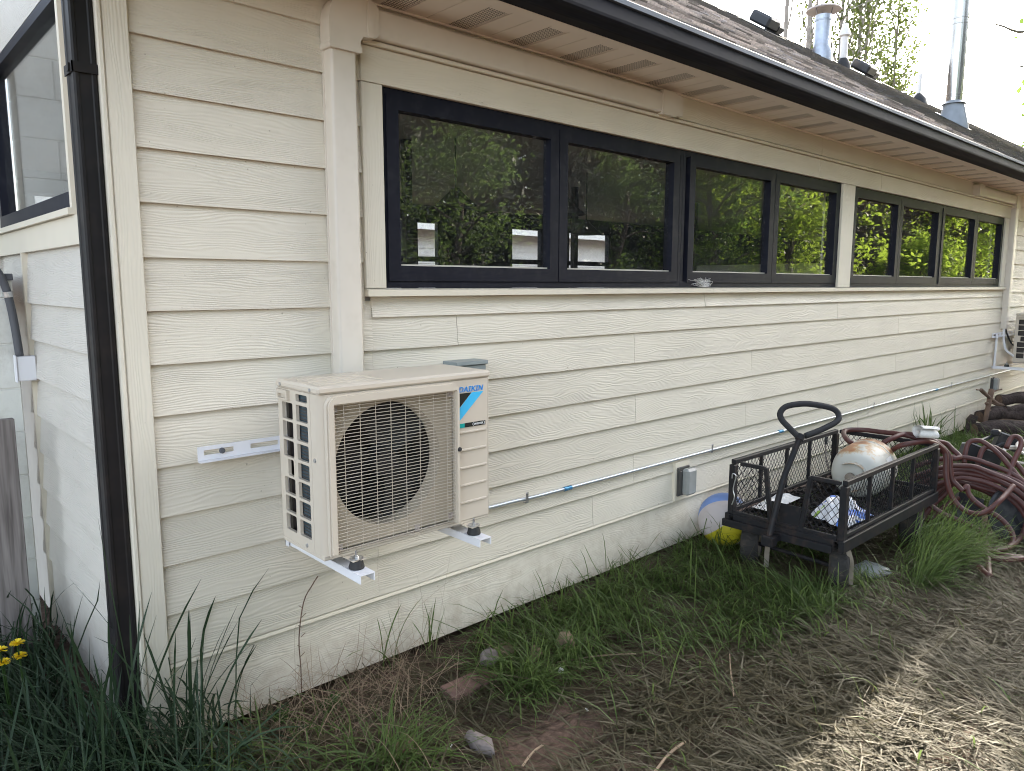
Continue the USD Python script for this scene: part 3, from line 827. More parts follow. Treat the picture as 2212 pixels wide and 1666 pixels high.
dt = thing('duct_cover', 'cream plastic duct rising from the condenser and running under the eave', 'duct', (.87, -.03, 1.1))
obj('upright_cover', duct_v(.812, .926, 1.05, 2.485), 'duct_plastic', dt, smooth=50)
obj('base_strip', box(.806, .932, -.008, -.0035, 1.05, 2.48), 'duct_plastic', dt)
ev, ef = along_y(sg.Polygon([(.803, 2.478), (.936, 2.478), (.936, 2.52), (.948, 2.538), (1.02, 2.543), (1.02, 2.674), (.88, 2.674), (.835, 2.655), (.812, 2.625), (.803, 2.58)]).buffer(-.030).buffer(.030, quad_segs=8), -.071, -.0025)
obj('elbow_cover', (ev, ef), 'duct_plastic', dt)
obj('elbow_collar', cat([along_y(rpoly(.800, .939, 2.474, 2.50, .008), -.075, -.0015), along_y(rpoly(.968, .994, 2.540, 2.677, .008), -.075, -.0015)]), 'duct_plastic', dt)
obj('run_cover', duct_h(.985, 2.93, 2.553, 2.664), 'duct_plastic', dt, smooth=50)
obj('end_collar', along_y(sg.box(2.865, 2.548, 2.985, 2.670).buffer(.004, quad_segs=3), -.068, .0005), 'duct_plastic', dt)
obj('end_taper', along_y(sg.Polygon([(2.99, 2.55), (3.06, 2.556), (3.06, 2.664), (2.99, 2.668)]), -.062, .0005), 'duct_plastic', dt)
d2 = thing('duct_cover', 'cream plastic duct at the far end of the window row', 'duct', (9.98, -.03, 1.07))
obj('upright_cover', duct_v(9.932, 10.05, 1.075, 2.54), 'duct_plastic', d2, smooth=50)
obj('elbow_cover', along_y(rpoly(9.90, 10.058, 2.515, 2.664, .02), -.070, -.0025), 'duct_plastic', d2)
obj('run_cover', duct_h(8.62, 9.905, 2.553, 2.655), 'duct_plastic', d2, smooth=50)
obj('end_collar', along_y(sg.box(8.48, 2.55, 8.63, 2.662).buffer(.004, quad_segs=3), -.070, .0005), 'duct_plastic', d2)
obj('insulated_line', tube(catmull([(9.97, -.035, 1.08), (9.97, -.04, .95), (9.985, -.07, .82), (10.05, -.14, .74)], 5), .014, 8), 'unit_white', d2, smooth=True)
obj('insulated_line', tube(catmull([(10.02, -.035, 1.08), (10.06, -.06, .98), (10.12, -.10, .88), (10.2, -.15, .84)], 5), .010, 8), 'rubber_black', d2, smooth=True)


# ------------------------------------------------------------------ outdoor condensers
def condenser(X0, label, front=True):
    """Condenser whose left back bottom corner stands at (X0, -.135, .676); width .745, depth .305."""
    t = thing('air_conditioner', label, 'air conditioner', (X0 + .37, -.29, .676), group='wall-hung outdoor units')
    x0, x1, yf, yb, z0, z1 = X0, X0 + .740, -.44, -.135, .679, 1.237
    # casing: front plate with round-cornered opening, side with window openings, back and base
    op = sg.box(x0 + .045, z0 + .016, x0 + .552, z1 - .042).buffer(.012, quad_segs=4)
    grooves = [sg.box(x0 + .590, z - .0022, x0 + .726, z + .0022) for z in (1.032, .9615, .8905, .821, .751)]
    from shapely import union_all
    plate = sg.box(x0 + .030, z0, x1 - .006, z1)
    obj('front_panel', along_y(plate.difference(op), yf, yf + .010), 'unit_beige', t)
    obj('panel_rib', cat([cbox(x0 + .590, x0 + .726, yf - .0045, yf + .001, z - .0045, z + .0045, .0018) for z in (1.032, .9615, .8905, .821, .751)]), 'unit_beige', t)
    # rounded front-left corner, right edge and side
    a = np.linspace(PI, 1.5 * PI, 8)
    cpro = [(x0 + .030 + .030 * math.cos(q), yf + .030 + .030 * math.sin(q)) for q in a] + [(x0 + .030, yf + .006), (x0 + .006, yf + .03)]
    v, f = extr(sg.Polygon(cpro), z1 - z0)
    obj('corner_post', (v + [0, 0, z0], f), 'unit_beige', t, smooth=40)
    obj('right_side', cbox(x1 - .006, x1, yf, yb, z0, z1, .002), 'unit_beige', t)
    side = sg.box(yf + .066, z0 + .0, yb, z1)
    front_post = sg.box(yf + .030, z0, yf + .0645, z1)
    hs = []
    ztop = 1.226
    zc = [(1.200, 1.226)] + [(1.188 - .0685 * k - .058, 1.188 - .0685 * k) for k in range(7)]
    for a_, b_ in zc:
        hs.append(sg.box(-.355, a_, -.272, b_))
    for k in range(7):
        a_ = 1.188 - .0685 * k - .058
        w0 = -.246 if k != 3 else -.240
        hs.append(sg.box(w0, a_ - .002, (-.166 if k != 3 else -.196), a_ + .058))
    sp = side.difference(union_all([h.buffer(-.006).buffer(.006, quad_segs=3) for h in hs]))

    def along_side(poly, xa, xb):
        v, f = extr(poly, xb - xa)
        return np.stack([v[:, 2] + xa, v[:, 0], v[:, 1]], 1), f
    obj('side_grille', along_side(sp, x0, x0 + .012), 'unit_beige', t)
    obj('side_post', along_side(front_post, x0, x0 + .012), 'unit_beige', t)
    obj('side_handle', cat([along_side(sg.Polygon([(-.148, 1.20), (-.228, 1.198), (-.228, 1.232), (-.148, 1.234)]).difference(sg.box(-.218, 1.203, -.158, 1.219)), x0 - .012, x0 + .002)]), 'unit_beige', t)
    obj('coil', box(x0 + .016, x0 + .030, -.372, -.262, z0 + .02, z1 - .012), 'coil_blue', t)
    obj('coil', box(x0 + .045, x0 + .055, -.262, yb - .005, z0 + .02, z1 - .012), 'coil_dark', t)
    obj('coil_fins', cat([box(x0 + .014, x0 + .0165, -.37, -.262, z, z + .0035) for z in np.arange(z0 + .03, z1 - .03, .0115)]), 'coil_dark', t)
    obj('back_coil', box(x0 + .03, x1 - .01, yb - .02, yb, z0 + .01, z1), 'coil_dark', t)
    obj('base_pan', cbox(x0, x1, yf + .002, yb, z0 - .014, z0, .003), 'unit_beige', t)
    # lid
    lid = cbox(x0 - .008, x1 + .006, yf - .006, yb + .004, z1 + .001, z1 + .029, .008)
    ld = obj('lid', lid, 'unit_beige', t)
    obj('lid_rib', cat([cbox(x0 + .05 + .62 * i / 5., x0 + .054 + .62 * i / 5., yb - .01, yf + .05, z1 + .0275, z1 + .031, .0005) if False else cbox(x0 + .03, x0 + .28, yf + .055 + i * .04, yf + .060 + i * .04, z1 + .0275, z1 + .0315, .001) for i in range(5)]), 'unit_beige', ld)
    for (yy_, zz_) in ((-.172, z1 + .014), (-.392, z1 + .014)):
        obj('screw', lathe([(0, .003), (.006, .003), (.007, 0), (0, 0)], 10, (x0 - .008, yy_, zz_), (-1, 0, 0)), 'steel_bolt', ld)
    for (yy_, zz_) in ((-.398, 1.010), (-.32, .692)):
        obj('screw', lathe([(0, .003), (.007, .003), (.008, 0), (0, 0)], 10, (x0 - .0005, yy_, zz_), (-1, 0, 0)), 'steel_bolt', t)
    if not front:
        return t
    # fan shroud: plate with bell mouth
    cxf, czf, R = x0 + .293, .957, .226
    hole = sg.Point(cxf, czf).buffer(R, quad_segs=16)
    sq = sg.box(x0 + .034, z0 + .004, x0 + .562, z1 - .008)
    sh = obj('fan_shroud', along_y(sq.difference(hole), yf + .034, yf + .038), 'unit_shroud', t)
    obj('bell_mouth', lathe([(R + .028, .0), (R + .010, -.004), (R - .001, -.016), (R - .004, -.06), (R - .001, -.06)], 56, (cxf, yf + .034, czf), (0, -1, 0)), 'unit_shroud', sh, smooth=40)
    obj('shroud_wall', cat([box(x0 + .034, x0 + .038, yf + .01, yf + .034, z0 + .004, z1 - .008), box(x0 + .558, x0 + .562, yf + .01, yf + .034, z0 + .004, z1 - .008)]), 'unit_shroud', sh)
    obj('inner_casing', box(x0 + .04, x0 + .56, yb - .03, yb - .022, z0 + .01, z1 - .01), 'fan_black', t)
    fan = obj('fan', lathe([(0, .03), (.05, .026), (.055, 0), (.055, -.05), (0, -.05)], 24, (cxf, yf + .075, czf), (0, -1, 0)), 'fan_black', t, smooth=35)
    for k in range(3):
        th = np.linspace(0, 1.45, 9) + k * 2 * PI / 3 + .5
        rr = np.array([.05, .12, .2, .216])
        V = np.array([[cxf + r * math.cos(q), yf + .068 + .055 * (i / 8.) + .01 * (r > .15), czf + r * math.sin(q)] for i, q in enumerate(th) for r in rr])
        F = []
        for i in range(8):
            for j in range(3):
                q = i * 4 + j
                F.append([q, q + 4, q + 5, q + 1])
        F = np.array(F)
        obj('blade', cat([(V, F), (V + [0, .003, 0], F[:, ::-1])]), 'fan_black', fan, smooth=True)
    # raised bezel: top band and uprights
    outer = sg.Polygon([(x0 + .018, z0 + .006), (x0 + .018, z1 - .024), (x0 + .580, z1 - .024), (x0 + .580, z0 + .006)])
    bz_out = sg.box(x0 + .016, z0 + .004, x0 + .578, z1 - .002)
    bz_out = bz_out.difference(sg.box(x0 + .016, z1 - .040, x0 + .056, z1)).difference(sg.box(x0 + .538, z1 - .040, x0 + .578, z1))
    bz_out = bz_out.union(sg.Point(x0 + .056, z1 - .042).buffer(.040, quad_segs=8)).union(sg.Point(x0 + .538, z1 - .042).buffer(.040, quad_segs=8)).union(sg.box(x0 + .056, z1 - .1, x0 + .538, z1 - .002))
    bz_in = sg.box(x0 + .0455, z0 - .02, x0 + .558, z1 - .037)
    bezel = bz_out.difference(bz_in)
    gr = obj('grille_frame', cat([along_y(bezel, yf - .018, yf + .0), along_y(bezel.buffer(-.005), yf - .024, yf - .0175)]), 'unit_beige', t, smooth=30)
    ws = []
    zt, zb_ = z1 - .044, z0 + .016
    nw = 43
    for i in range(nw):
        z = zb_ + (zt - zb_) * i / (nw - 1)
        xa, xb = x0 + .046, x0 + .558
        if i == nw - 1:
            xa, xb = x0 + .085, x0 + .53
        ws.append(tube([(xa, yf - .013, z), (xb, yf - .013, z)], .00118, 6))
    obj('grille_wire', cat(ws), 'unit_beige', gr, smooth=True)
    vs_ = []
    for i in range(8):
        x = x0 + .085 + i * .0625
        vs_.append(tube([(x, yf - .0095, zb_ - .005), (x, yf - .0095, zt + .006)], .0013, 6))
    vs_.append(tube([(x0 + .34, yf - .011, zb_ - .012), (x0 + .385, yf - .011, zb_ - .012)], .0017, 6))
    obj('grille_wire', cat(vs_), 'unit_beige', gr, smooth=True)
    for (sx_, sz_) in ((.054, 1.186), (.545, 1.190), (.060, .700), (.545, .712), (.385, .697)):
        obj('clip', cat([box(x0 + sx_ - .010, x0 + sx_ + .012, yf + .0, yf + .003, sz_ - .012, sz_ + .012), lathe([(0, .004), (.005, .004), (.0055, 0), (0, 0)], 10, (x0 + sx_, yf, sz_), (0, -1, 0))]), 'cap_tan', gr)
    obj('knob', lathe([(0, .006), (.008, .005), (.009, 0), (0, 0)], 14, (x0 + .571, yf - .024, .9745), (0, -1, 0)), 'rubber_black', gr, smooth=35)
    # badge: maker's name, slanted band and lower strip
    yl = yf - .0012

    def flat(poly, mat, nm, y=yl):
        return obj(nm, along_y(poly, y - .0006, yf + .0005), mat, badge)
    badge = obj('badge', along_y(sg.box(x0 + .586, 1.050, x0 + .7215, 1.212), yf - .0006, yf + .0004), 'unit_beige', t)
    tm = meshkit.text_mesh('DAIKIN', .0195, .0008, bold=True)
    v, f = arr(tm)
    wd = v[:, 0].max() - v[:, 0].min()
    v[:, 0] = (v[:, 0] - v[:, 0].min()) * (.118 / wd)
    v = np.stack([x0 + .588 + v[:, 0] + .22 * v[:, 1], yl - .0 - v[:, 2], 1.1905 + v[:, 1]], 1)
    obj('lettering', (v, f), 'logo_blue', badge)
    flat(sg.Polygon([(x0 + .5885, 1.1855), (x0 + .650, 1.1855), (x0 + .5885, 1.129)]), 'logo_black', 'triangle_mark')
    flat(sg.Polygon([(x0 + .6525, 1.1855), (x0 + .711, 1.1855), (x0 + .5885, 1.0775), (x0 + .5885, 1.1265)]), 'logo_cyan', 'slanted_band')
    flat(sg.box(x0 + .615, 1.0505, x0 + .7205, 1.0675), 'logo_black', 'strip')
    flat(sg.box(x0 + .5885, 1.0505, x0 + .6149, 1.0675), 'logo_teal', 'strip')
    v, f = arr(meshkit.text_mesh('INVERTER', .0072, .0005, bold=True))
    v[:, 0] = (v[:, 0] - v[:, 0].min()) * (.046 / (v[:, 0].max() - v[:, 0].min()))
    v = np.stack([x0 + .661 + v[:, 0] + .2 * v[:, 1], yl - .0008 - v[:, 2], 1.0555 + v[:, 1]], 1)
    obj('lettering', (v, f), 'logo_white', badge)
    for s_, cx_ in ((1, .6555), (-1, .7155)):
        arc = [(x0 + cx_ + s_ * .0045 * (1 - math.cos(q)), 1.059 + .006 * math.sin(q)) for q in np.linspace(-1.4, 1.4, 9)]
        flat(sg.LineString(arc).buffer(.0009), 'logo_white', 'bracket_mark', yl - .0008)
    return t


condenser(.515, 'beige outdoor unit with a round fan grille and blue lettered badge')
condenser(10.04, 'beige outdoor unit cut by the right picture edge beyond the far duct', front=True)


def wall_bracket(rail0, rail1, arms, label):
    t = thing('wall_bracket', label, 'bracket', (arms[0] + .03, -.02, .60), group='white brackets under the outdoor units')
    rail_poly = sg.box(rail0, .982, rail1, 1.032)
    slots = [sg.box(rail0 + .025 + .17 * k, 1.004, rail0 + .125 + .17 * k, 1.014).buffer(.004) for k in range(int((rail1 - rail0) / .17))]
    from shapely import union_all
    obj('wall_rail', cat([along_y(rail_poly.difference(union_all(slots)), -.022, -.0185), box(rail0, rail1, -.046, -.0225, .978, .9815)]), 'unit_white', t)
    for xb_ in (rail0 + .085, rail1 - .1):
        obj('bolt', lathe([(0, .012), (.009, .011), (.011, .005), (.011, 0), (0, 0)], 8, (xb_, -.022, 1.009), (0, -1, 0)), 'pipe_grey', t)
    for a in arms:
        arm = obj('arm', cat([box(a, a + .058, -.555, -.005, .628, .6315), box(a, a + .0035, -.555, -.005, .601, .6275), box(a + .0545, a + .058, -.555, -.005, .601, .6275)]), 'unit_white', t)
        obj('upright', cat([box(a - .010, a - .0065, -.047, -.0225, .60, 1.03), box(a - .010, a + .058, -.026, -.0228, .60, 1.03)]), 'unit_white', arm)
        for yy_ in (-.485, -.155):
            foot = obj('rubber_foot', lathe([(0, 0), (.026, 0), (.0275, .004), (.020, .034), (0, .034)], 20, (a + .029, yy_, .632)), 'rubber_black', t, smooth=35)
            obj('foot_bolt', cat([lathe([(0, 0), (.024, 0), (.024, .0025), (0, .0025)], 18, (a + .029, yy_, .6665)), lathe([(.009, 0), (.009, .008), (0, .008)], 6, (a + .029, yy_, .669)), lathe([(.0045, 0), (.0045, .018), (0, .018)], 8, (a + .029, yy_, .677))]), 'steel_bolt', foot)
        # the unit's own foot plate resting on the rubber
        obj('foot_plate', box(a + .004, a + .054, -.505, -.12, .6630, .6660), 'unit_beige', t)


wall_bracket(.262, 1.45, (.583, 1.108), 'white slotted steel wall bracket under the lettered outdoor unit')
wall_bracket(9.56, 10.75, (9.70, 10.62), 'white steel bracket under the far outdoor unit')

# grey disconnect box
t = thing('disconnect_box', 'small grey metal disconnect box behind the lettered outdoor unit', 'electrical box', (1.45, -.05, 1.0))
obj('box_body', cbox(1.366, 1.536, -.098, -.004, .98, 1.243, .003), 'grey_box', t)
obj('box_lid', cbox(1.358, 1.543, -.106, -.0035, 1.244, 1.262, .003), 'grey_box', t)

# conduit along the wall
t = thing('conduit', 'thin shiny metal conduit pipe running low along the siding', 'conduit', (6, -.012, .52))
obj('pipe', tube(catmull([(1.45, -.03, .80), (1.47, -.03, .60), (1.52, -.024, .545), (1.60, -.018, .532), (1.8, -.0165, .529), (2.175, -.0165, .523), (4.487, -.0165, .521), (7.776, -.0165, .526), (9.6, -.0165, .523), (10.9, -.0165, .52)], 6), .0088, 10), 'zinc_conduit', t, smooth=True)
for x in (2.175, 4.487, 7.776):
    obj('coupling', cat([lathe([(.0, -.028), (.0125, -.028), (.0125, -.006), (.0105, -.004), (.0105, .004), (.0125, .006), (.0125, .028), (0, .028)], 14, (x, -.0165, .523), (1, 0, 0)), lathe([(0, 0), (.004, 0), (.004, .008), (0, .008)], 6, (x - .015, -.029, .523), (0, -1, 0)), lathe([(0, 0), (.004, 0), (.004, .008), (0, .008)], 6, (x + .015, -.029, .523), (0, -1, 0))]), 'coupling_blue', t, smooth=35)
for x in (1.867, 3.557, 6.166, 8.223):
    obj('strap', cat([box(x - .008, x + .008, -.0275, -.0255, .508, .562), box(x - .008, x + .008, -.0275, -.003, .506, .508), lathe([(0, .004), (.006, .003), (.006, 0), (0, 0)], 8, (x, -.0275, .555), (0, -1, 0))]), 'steel_bolt', t)

# weatherproof outlets
def outlet(x, z, w, h, label):
    t = thing('outlet_box', label, 'outlet', (x, -.03, z), group='outlets low on the siding')
    obj('mounting_block', cbox(x - w * .62, x + w * .62, -.018, .012, z - h * .68, z + h * .68, .003), 'trim_smooth', t)
    obj('base_plate', cbox(x - w / 2, x + w / 2, -.030, -.019, z - h / 2, z + h / 2, .003), 'outlet_dark', t)
    obj('bubble_cover', cbox(x - w * .30, x + w * .52, -.088, -.034, z - h * .46, z + h * .46, .014), 'clear_plastic', t)
    obj('hinge', cbox(x - w / 2, x - w * .34, -.05, -.0305, z - h * .4, z + h * .4, .004), 'outlet_dark', t)


outlet(3.235, .375, .125, .185, 'clear-covered outdoor outlet on the siding left of the garden cart')
outlet(9.72, .405, .12, .17, 'dark far outlet on the siding above the log pile')

# spider web fluff on the sill
t = thing('cobweb', 'grey wisp of cobweb on the sill under the third window', 'cobweb', (3.42, -.02, 1.586))
obj('web_strands', cat([tube(catmull([(3.42 + rng.normal(0, .02), -.02, 1.588), (3.40 + rng.normal(0, .05), -.022, 1.60 + rng.uniform(0, .03)), (3.38 + rng.normal(0, .07), -.02, 1.60 + rng.uniform(0, .05))], 3), .0007, 4) for _ in range(40)]), 'towel_white', t)

# ------------------------------------------------------------------ garden cart
CX0, CX1, CYN, CYF = 3.22, 4.63, -1.035, -.375
ZB_, ZT_ = .205, .56
cart = thing('garden_cart', 'black steel mesh garden cart with a looped pull handle', 'cart', (3.9, -.7, -.07))


def lattice(P0, ex, ez, w, h, step, r, clip=None):
    """Diamond mesh of thin bars in the rectangle spanned by ex (length w) and ez (height h)."""
    ms = []
    ex, ez = np.array(ex, float), np.array(ez, float)
    asp = 1.25
    for sgn in (1, -1):
        k0 = -int(h * 1 / step) - 2
        for k in range(k0, int(w / step) + int(h / step) + 4):
            # line u = k*step + sgn*v/asp
            pts = []
            for v in (0, h):
                pts.append((k * step + sgn * v / asp, v))
            ln = sg.LineString(pts).intersection(clip if clip is not None else sg.box(0, 0, w, h))
            if ln.is_empty or ln.length < .01 or ln.geom_type != 'LineString':
                continue
            (u0, v0), (u1, v1) = ln.coords[0], ln.coords[-1]
            ms.append(tube([np.array(P0) + ex * u0 + ez * v0, np.array(P0) + ex * u1 + ez * v1], r, 4, cap=False))
    return cat(ms)


def bar(p, q, w=.014, name='bar', mat='cart_black', parent=None):
    p, q = np.array(p, float), np.array(q, float)
    d = q - p; ln = np.linalg.norm(d)
    m = xf(cbox(-w, w, -w, w, 0, ln, .003), rot=basis(d), t=p)
    return obj(name, m, mat, parent or cart)


for y, nm in ((CYN, 'near'), (CYF, 'far')):
    pnl = obj('side_panel', cat([cbox(CX0 + .01, CX1 - .01, y - .014, y + .014, ZT_ - .014, ZT_ + .014, .003), cbox(CX0 + .01, CX1 - .01, y - .012, y + .012, ZB_ + .050, ZB_ + .074, .003)]), 'cart_black', cart)
    for x in (3.56, 3.89, 4.21):
        obj('upright', cbox(x - .011, x + .011, y - .010, y + .010, ZB_ + .075, ZT_ - .015, .003), 'cart_black', pnl)
    obj('mesh', lattice((CX0 + .03, y + .004, ZB_ + .075), (1, 0, 0), (0, 0, 1), CX1 - CX0 - .06, ZT_ - ZB_ - .09, .040, .0019), 'cart_black', pnl)
    for x in (CX0 + .016, CX1 - .022):
        obj('corner_post', cbox(x - .022, x + .022, y - .018, y + .018, ZB_ + .02, ZT_ - .016, .004), 'cart_black', cart)
# rear gate
pnl = obj('end_panel', cat([cbox(CX1 - .014, CX1 + .014, CYN + .02, CYF - .02, ZT_ - .013, ZT_ + .013, .003), cbox(CX1 - .012, CX1 + .012, CYN + .02, CYF - .02, ZB_ + .05, ZB_ + .074, .003), cbox(CX1 - .012, CX1 + .012, -.717, -.693, ZB_ + .075, ZT_ - .014, .003)]), 'cart_black', cart)
obj('mesh', lattice((CX1, CYN + .02, ZB_ + .075), (0, 1, 0), (0, 0, 1), CYF - CYN - .04, ZT_ - ZB_ - .09, .040, .0019), 'cart_black', pnl)
# front gate with a cut-out for the handle
fz = ZB_ + .052
gate = obj('end_panel', cat([
    xf(cbox(-.011, .011, -.011, .011, 0, .155, .003), rot=basis((0, 1, 0)), t=(CX0, -.585, ZT_)),
    xf(cbox(-.011, .011, -.011, .011, 0, .165, .003), rot=basis((0, 1, 0)), t=(CX0, -1.02, ZT_)),
    xf(cbox(-.012, .012, -.012, .012, 0, .19, .003), rot=basis((0, -.035, .19)), t=(CX0, -.592 - .03, fz + .125)) if False else cat([xf(cbox(-.012, .012, -.012, .012, 0, .31, .003), rot=basis((0, .042, .31)), t=(CX0, -.632, fz)), xf(cbox(-.012, .012, -.012, .012, 0, .31, .003), rot=basis((0, -.040, .31)), t=(CX0, -.815, fz))]),
    cbox(CX0 - .011, CX0 + .011, CYN + .02, CYF - .02, fz - .012, fz + .012, .003)]), 'cart_black', cart, label='cut-out front gate of the cart')
obj('gate_plate', cbox(CX0 - .004, CX0 + .004, -.808, -.634, fz + .0, ZB_ + .175, .002), 'cart_black', gate)
obj('mesh', cat([lattice((CX0, -.60, fz), (0, 1, 0), (0, 0, 1), .19, .305, .040, .0019), lattice((CX0, -1.02, fz), (0, 1, 0), (0, 0, 1), .185, .305, .040, .0019)]), 'cart_black', gate)
obj('hitch_pin', tube(catmull([(CX0 - .03, -.395, .47), (CX0 - .034, -.40, .50), (CX0 - .03, -.42, .49), (CX0 - .03, -.41, .44), (CX0 - .03, -.405, .40), (CX0 - .03, -.415, .36), (CX0 - .03, -.40, .31)], 4), .0035, 5), 'steel_bolt', gate)
# frame rails and floor
for y, s in ((CYN, -1), (CYF, 1)):
    obj('frame_rail', cat([cbox(CX0 - .02, CX1 + .01, y - .022 * (s < 0) - .004, y + .022 * (s > 0) + .004, ZB_ - .022, ZB_ + .046, .003), cbox(CX0 - .02, CX1 + .01, min(y, y - s * .05), max(y, y - s * .05), ZB_ + .036, ZB_ + .042, .001)]), 'cart_black', cart)
    obj('rust_strip', cbox(CX0 + .05, CX1 - .05, y - s * .012 - .012, y - s * .012 + .012, ZB_ + .0425, ZB_ + .0495, .001), 'cart_rust', cart)
for x in (CX0 - .012, CX1 + .0):
    obj('frame_rail', cbox(x - .01, x + .01, CYN + .028, CYF - .028, ZB_ - .02, ZB_ + .044, .003), 'cart_black', cart)
obj('front_beam', cbox(CX0 - .045, CX0 - .023, CYN + .03, CYF + .03, ZB_ - .03, ZB_ + .014, .004), 'cart_black', cart)
obj('floor_mesh', lattice((CX0 + .02, CYN + .02, ZB_ + .032), (1, 0, 0), (0, 1, 0), CX1 - CX0 - .04, CYF - CYN - .04, .035, .0022), 'cart_black', cart)
for x in (3.55, 3.9, 4.25):
    obj('cross_bar', cbox(x - .012, x + .012, CYN + .03, CYF - .03, ZB_ - .005, ZB_ + .026, .003), 'cart_black', cart)


def wheel(x, y, r, wd, yaw):
    prof = [(r * .60, -wd * .46), (r * .74, -wd * .5), (r * .86, -wd * .46), (r * .94, -wd * .34), (r * .985, -wd * .18), (r, 0), (r * .985, wd * .18), (r * .94, wd * .34), (r * .86, wd * .46), (r * .74, wd * .5), (r * .60, wd * .46)]
    ax = rotm((0, 0, 1), yaw) @ np.array([0, 1, 0])
    zc = -.075 + r
    w = obj('wheel', lathe(prof, 30, (x, y, zc), ax), 'tyre', cart, smooth=40)
    tread = []
    for k in range(22):
        a = k / 22 * 2 * PI
        B = basis(ax)
        for sd in (-1, 1):
            c = np.array([x, y, zc]) + B @ np.array([math.cos(a + sd * .07) * r * .975, math.sin(a + sd * .07) * r * .975, sd * wd * .2])
            tread.append(xf(cbox(-.0035, .0035, -.010, .010, -wd * .17, wd * .17, .0015), rot=B @ rotm((0, 0, 1), math.degrees(a + sd * .07)), t=c))
    obj('tread', cat(tread), 'tyre', w)
    obj('rim', lathe([(0, -wd * .3), (r * .3, -wd * .34), (r * .34, -wd * .2), (r * .60, -wd * .36), (r * .63, -wd * .45), (r * .63, wd * .45), (r * .6, wd * .36), (r * .34, wd * .2), (r * .3, wd * .34), (0, wd * .3)], 24, (x, y, zc), ax), 'rim_cream', w, smooth=35)


wheel(3.35, -.985, .128, .105, 20)
wheel(3.35, -.45, .128, .105, 20)
wheel(4.43, -.98, .14, .12, 12)
wheel(4.43, -.43, .14, .12, 12)
obj('axle', tube([(4.43, -.98, .06), (4.43, -.43, .06)], .012, 8), 'cart_black', cart)
obj('axle', tube([(3.33, -1.0, .055), (3.36, -.46, .055)], .012, 8), 'cart_black', cart)
for y in (-.95, -.47):
    obj('axle_stay', cbox(4.40, 4.46, y - .01, y + .01, .06, ZB_ - .02, .003), 'cart_black', cart)
    obj('axle_stay', cbox(3.32, 3.38, y - .01, y + .01, .06, ZB_ - .02, .003), 'cart_black', cart)
# pale straps dangling under the front
for (x, y, dx) in ((3.30, -1.04, .0), (3.20, -.60, .01)):
    P = catmull([(x, y, .19), (x + .01 + dx, y - .02, .12), (x + .03, y - .015, .06), (x + .02, y - .02, -.02)], 4)
    q = [P + [-.010, .010, 0], P + [.010, -.010, 0]]
    V = np.vstack(q); n_ = len(P)
    obj('dangling_strap', (np.vstack([V, V + [.002, .002, 0]]), np.array([[i, i + 1, n_ + i + 1, n_ + i] for i in range(n_ - 1)] + [[2 * n_ + i, 3 * n_ + i, 3 * n_ + i + 1, 2 * n_ + i + 1] for i in range(n_ - 1)])), 'rim_cream', cart)
# handle
hd = obj('handle', tube(catmull([(3.085, -.70, .215), (3.12, -.70, .30), (3.215, -.70, .52), (3.30, -.70, .63), (3.385, -.70, .735)], 6), .0175, 10), 'cart_black', cart, smooth=True)
obj('grip_loop', tube(catmull([(3.385, -.695, .735), (3.365, -.645, .785), (3.355, -.60, .83), (3.365, -.585, .868), (3.41, -.60, .902), (3.49, -.66, .915), (3.56, -.72, .906), (3.625, -.775, .885), (3.645, -.80, .85), (3.615, -.805, .815), (3.52, -.765, .775), (3.42, -.715, .742)], 6), .0175, 10), 'foam_black', hd, smooth=True)
obj('neck_clamp', lathe([(.02, -.02), (.024, -.015), (.024, .015), (.02, .02)], 12, (3.385, -.70, .735), (.6, 0, .8)), 'cart_black', hd)
obj('hitch_head', cat([cbox(3.055, 3.115, -.735, -.665, .165, .225, .006), cbox(3.11, 3.19, -.72, -.68, .175, .205, .004)]), 'cart_black', hd)
# dark rope with clip on the far side
t = thing('rope', 'short knotted rope with black clip hanging inside the cart', 'rope', (4.32, -.40, .5))
obj('rope_cord', tube(catmull([(4.40, -.395, .50), (4.405, -.40, .44), (4.42, -.40, .38), (4.48, -.40, .30)], 5), .005, 6), 'rock_grey', t, smooth=True)
obj('clip', tube(catmull([(4.40, -.40, .50), (4.385, -.40, .535), (4.405, -.40, .55), (4.415, -.40, .52)], 4, True), .006, 6, True), 'rubber_black', t, smooth=True)

# propane tank in the cart
tx, ty, tz, R = 4.285, -.715, .408, .174
t = thing('gas_tank', 'rusty white gas cylinder lying in the cart', 'gas tank', (tx, ty, tz - R))
prof = [(0, -.255), (.07, -.250), (.118, -.228), (.147, -.192), (.161, -.145), (R, -.09), (R, .03), (R - .001, .037), (R + .003, .040), (R + .003, .048), (R - .001, .051), (R, .06), (R, .12), (.150, .165), (.125, .205), (.08, .23), (0, .238)]
ax = np.array([1, .10, .03])
obj('tank_body', lathe(prof, 40, (tx, ty, tz), ax), 'tank_white', t, smooth=40)
a = np.linspace(.9, 4.6, 30)
Bm = basis(ax)
cv = np.array([np.array([tx, ty, tz]) + Bm @ np.array([.09 * math.cos(q), .09 * math.sin(q), s_]) for q in a for s_ in (-.235, -.295 - .02 * math.sin(q * 2))])
cf = np.array([[2 * i, 2 * i + 1, 2 * i + 3, 2 * i + 2] for i in range(29)])
obj('collar', cat([(cv, cf), (cv + (cv - [tx, ty, tz]) * [0, .03, .03], cf[:, ::-1])]), 'tank_white', t)
obj('valve', cat([xf(lathe([(0, 0), (.02, 0), (.02, .05), (.03, .055), (.03, .075), (0, .08)], 12), rot=basis(-ax), t=np.array([tx, ty, tz]) + Bm @ np.array([0, 0, -.225]))]), 'rim_cream', t)
obj('foot_ring', lathe([(.105, .195), (.112, .26), (.107, .26), (.10, .195)], 30, (tx, ty, tz), ax), 'tank_white', t, smooth=40)
lb = []
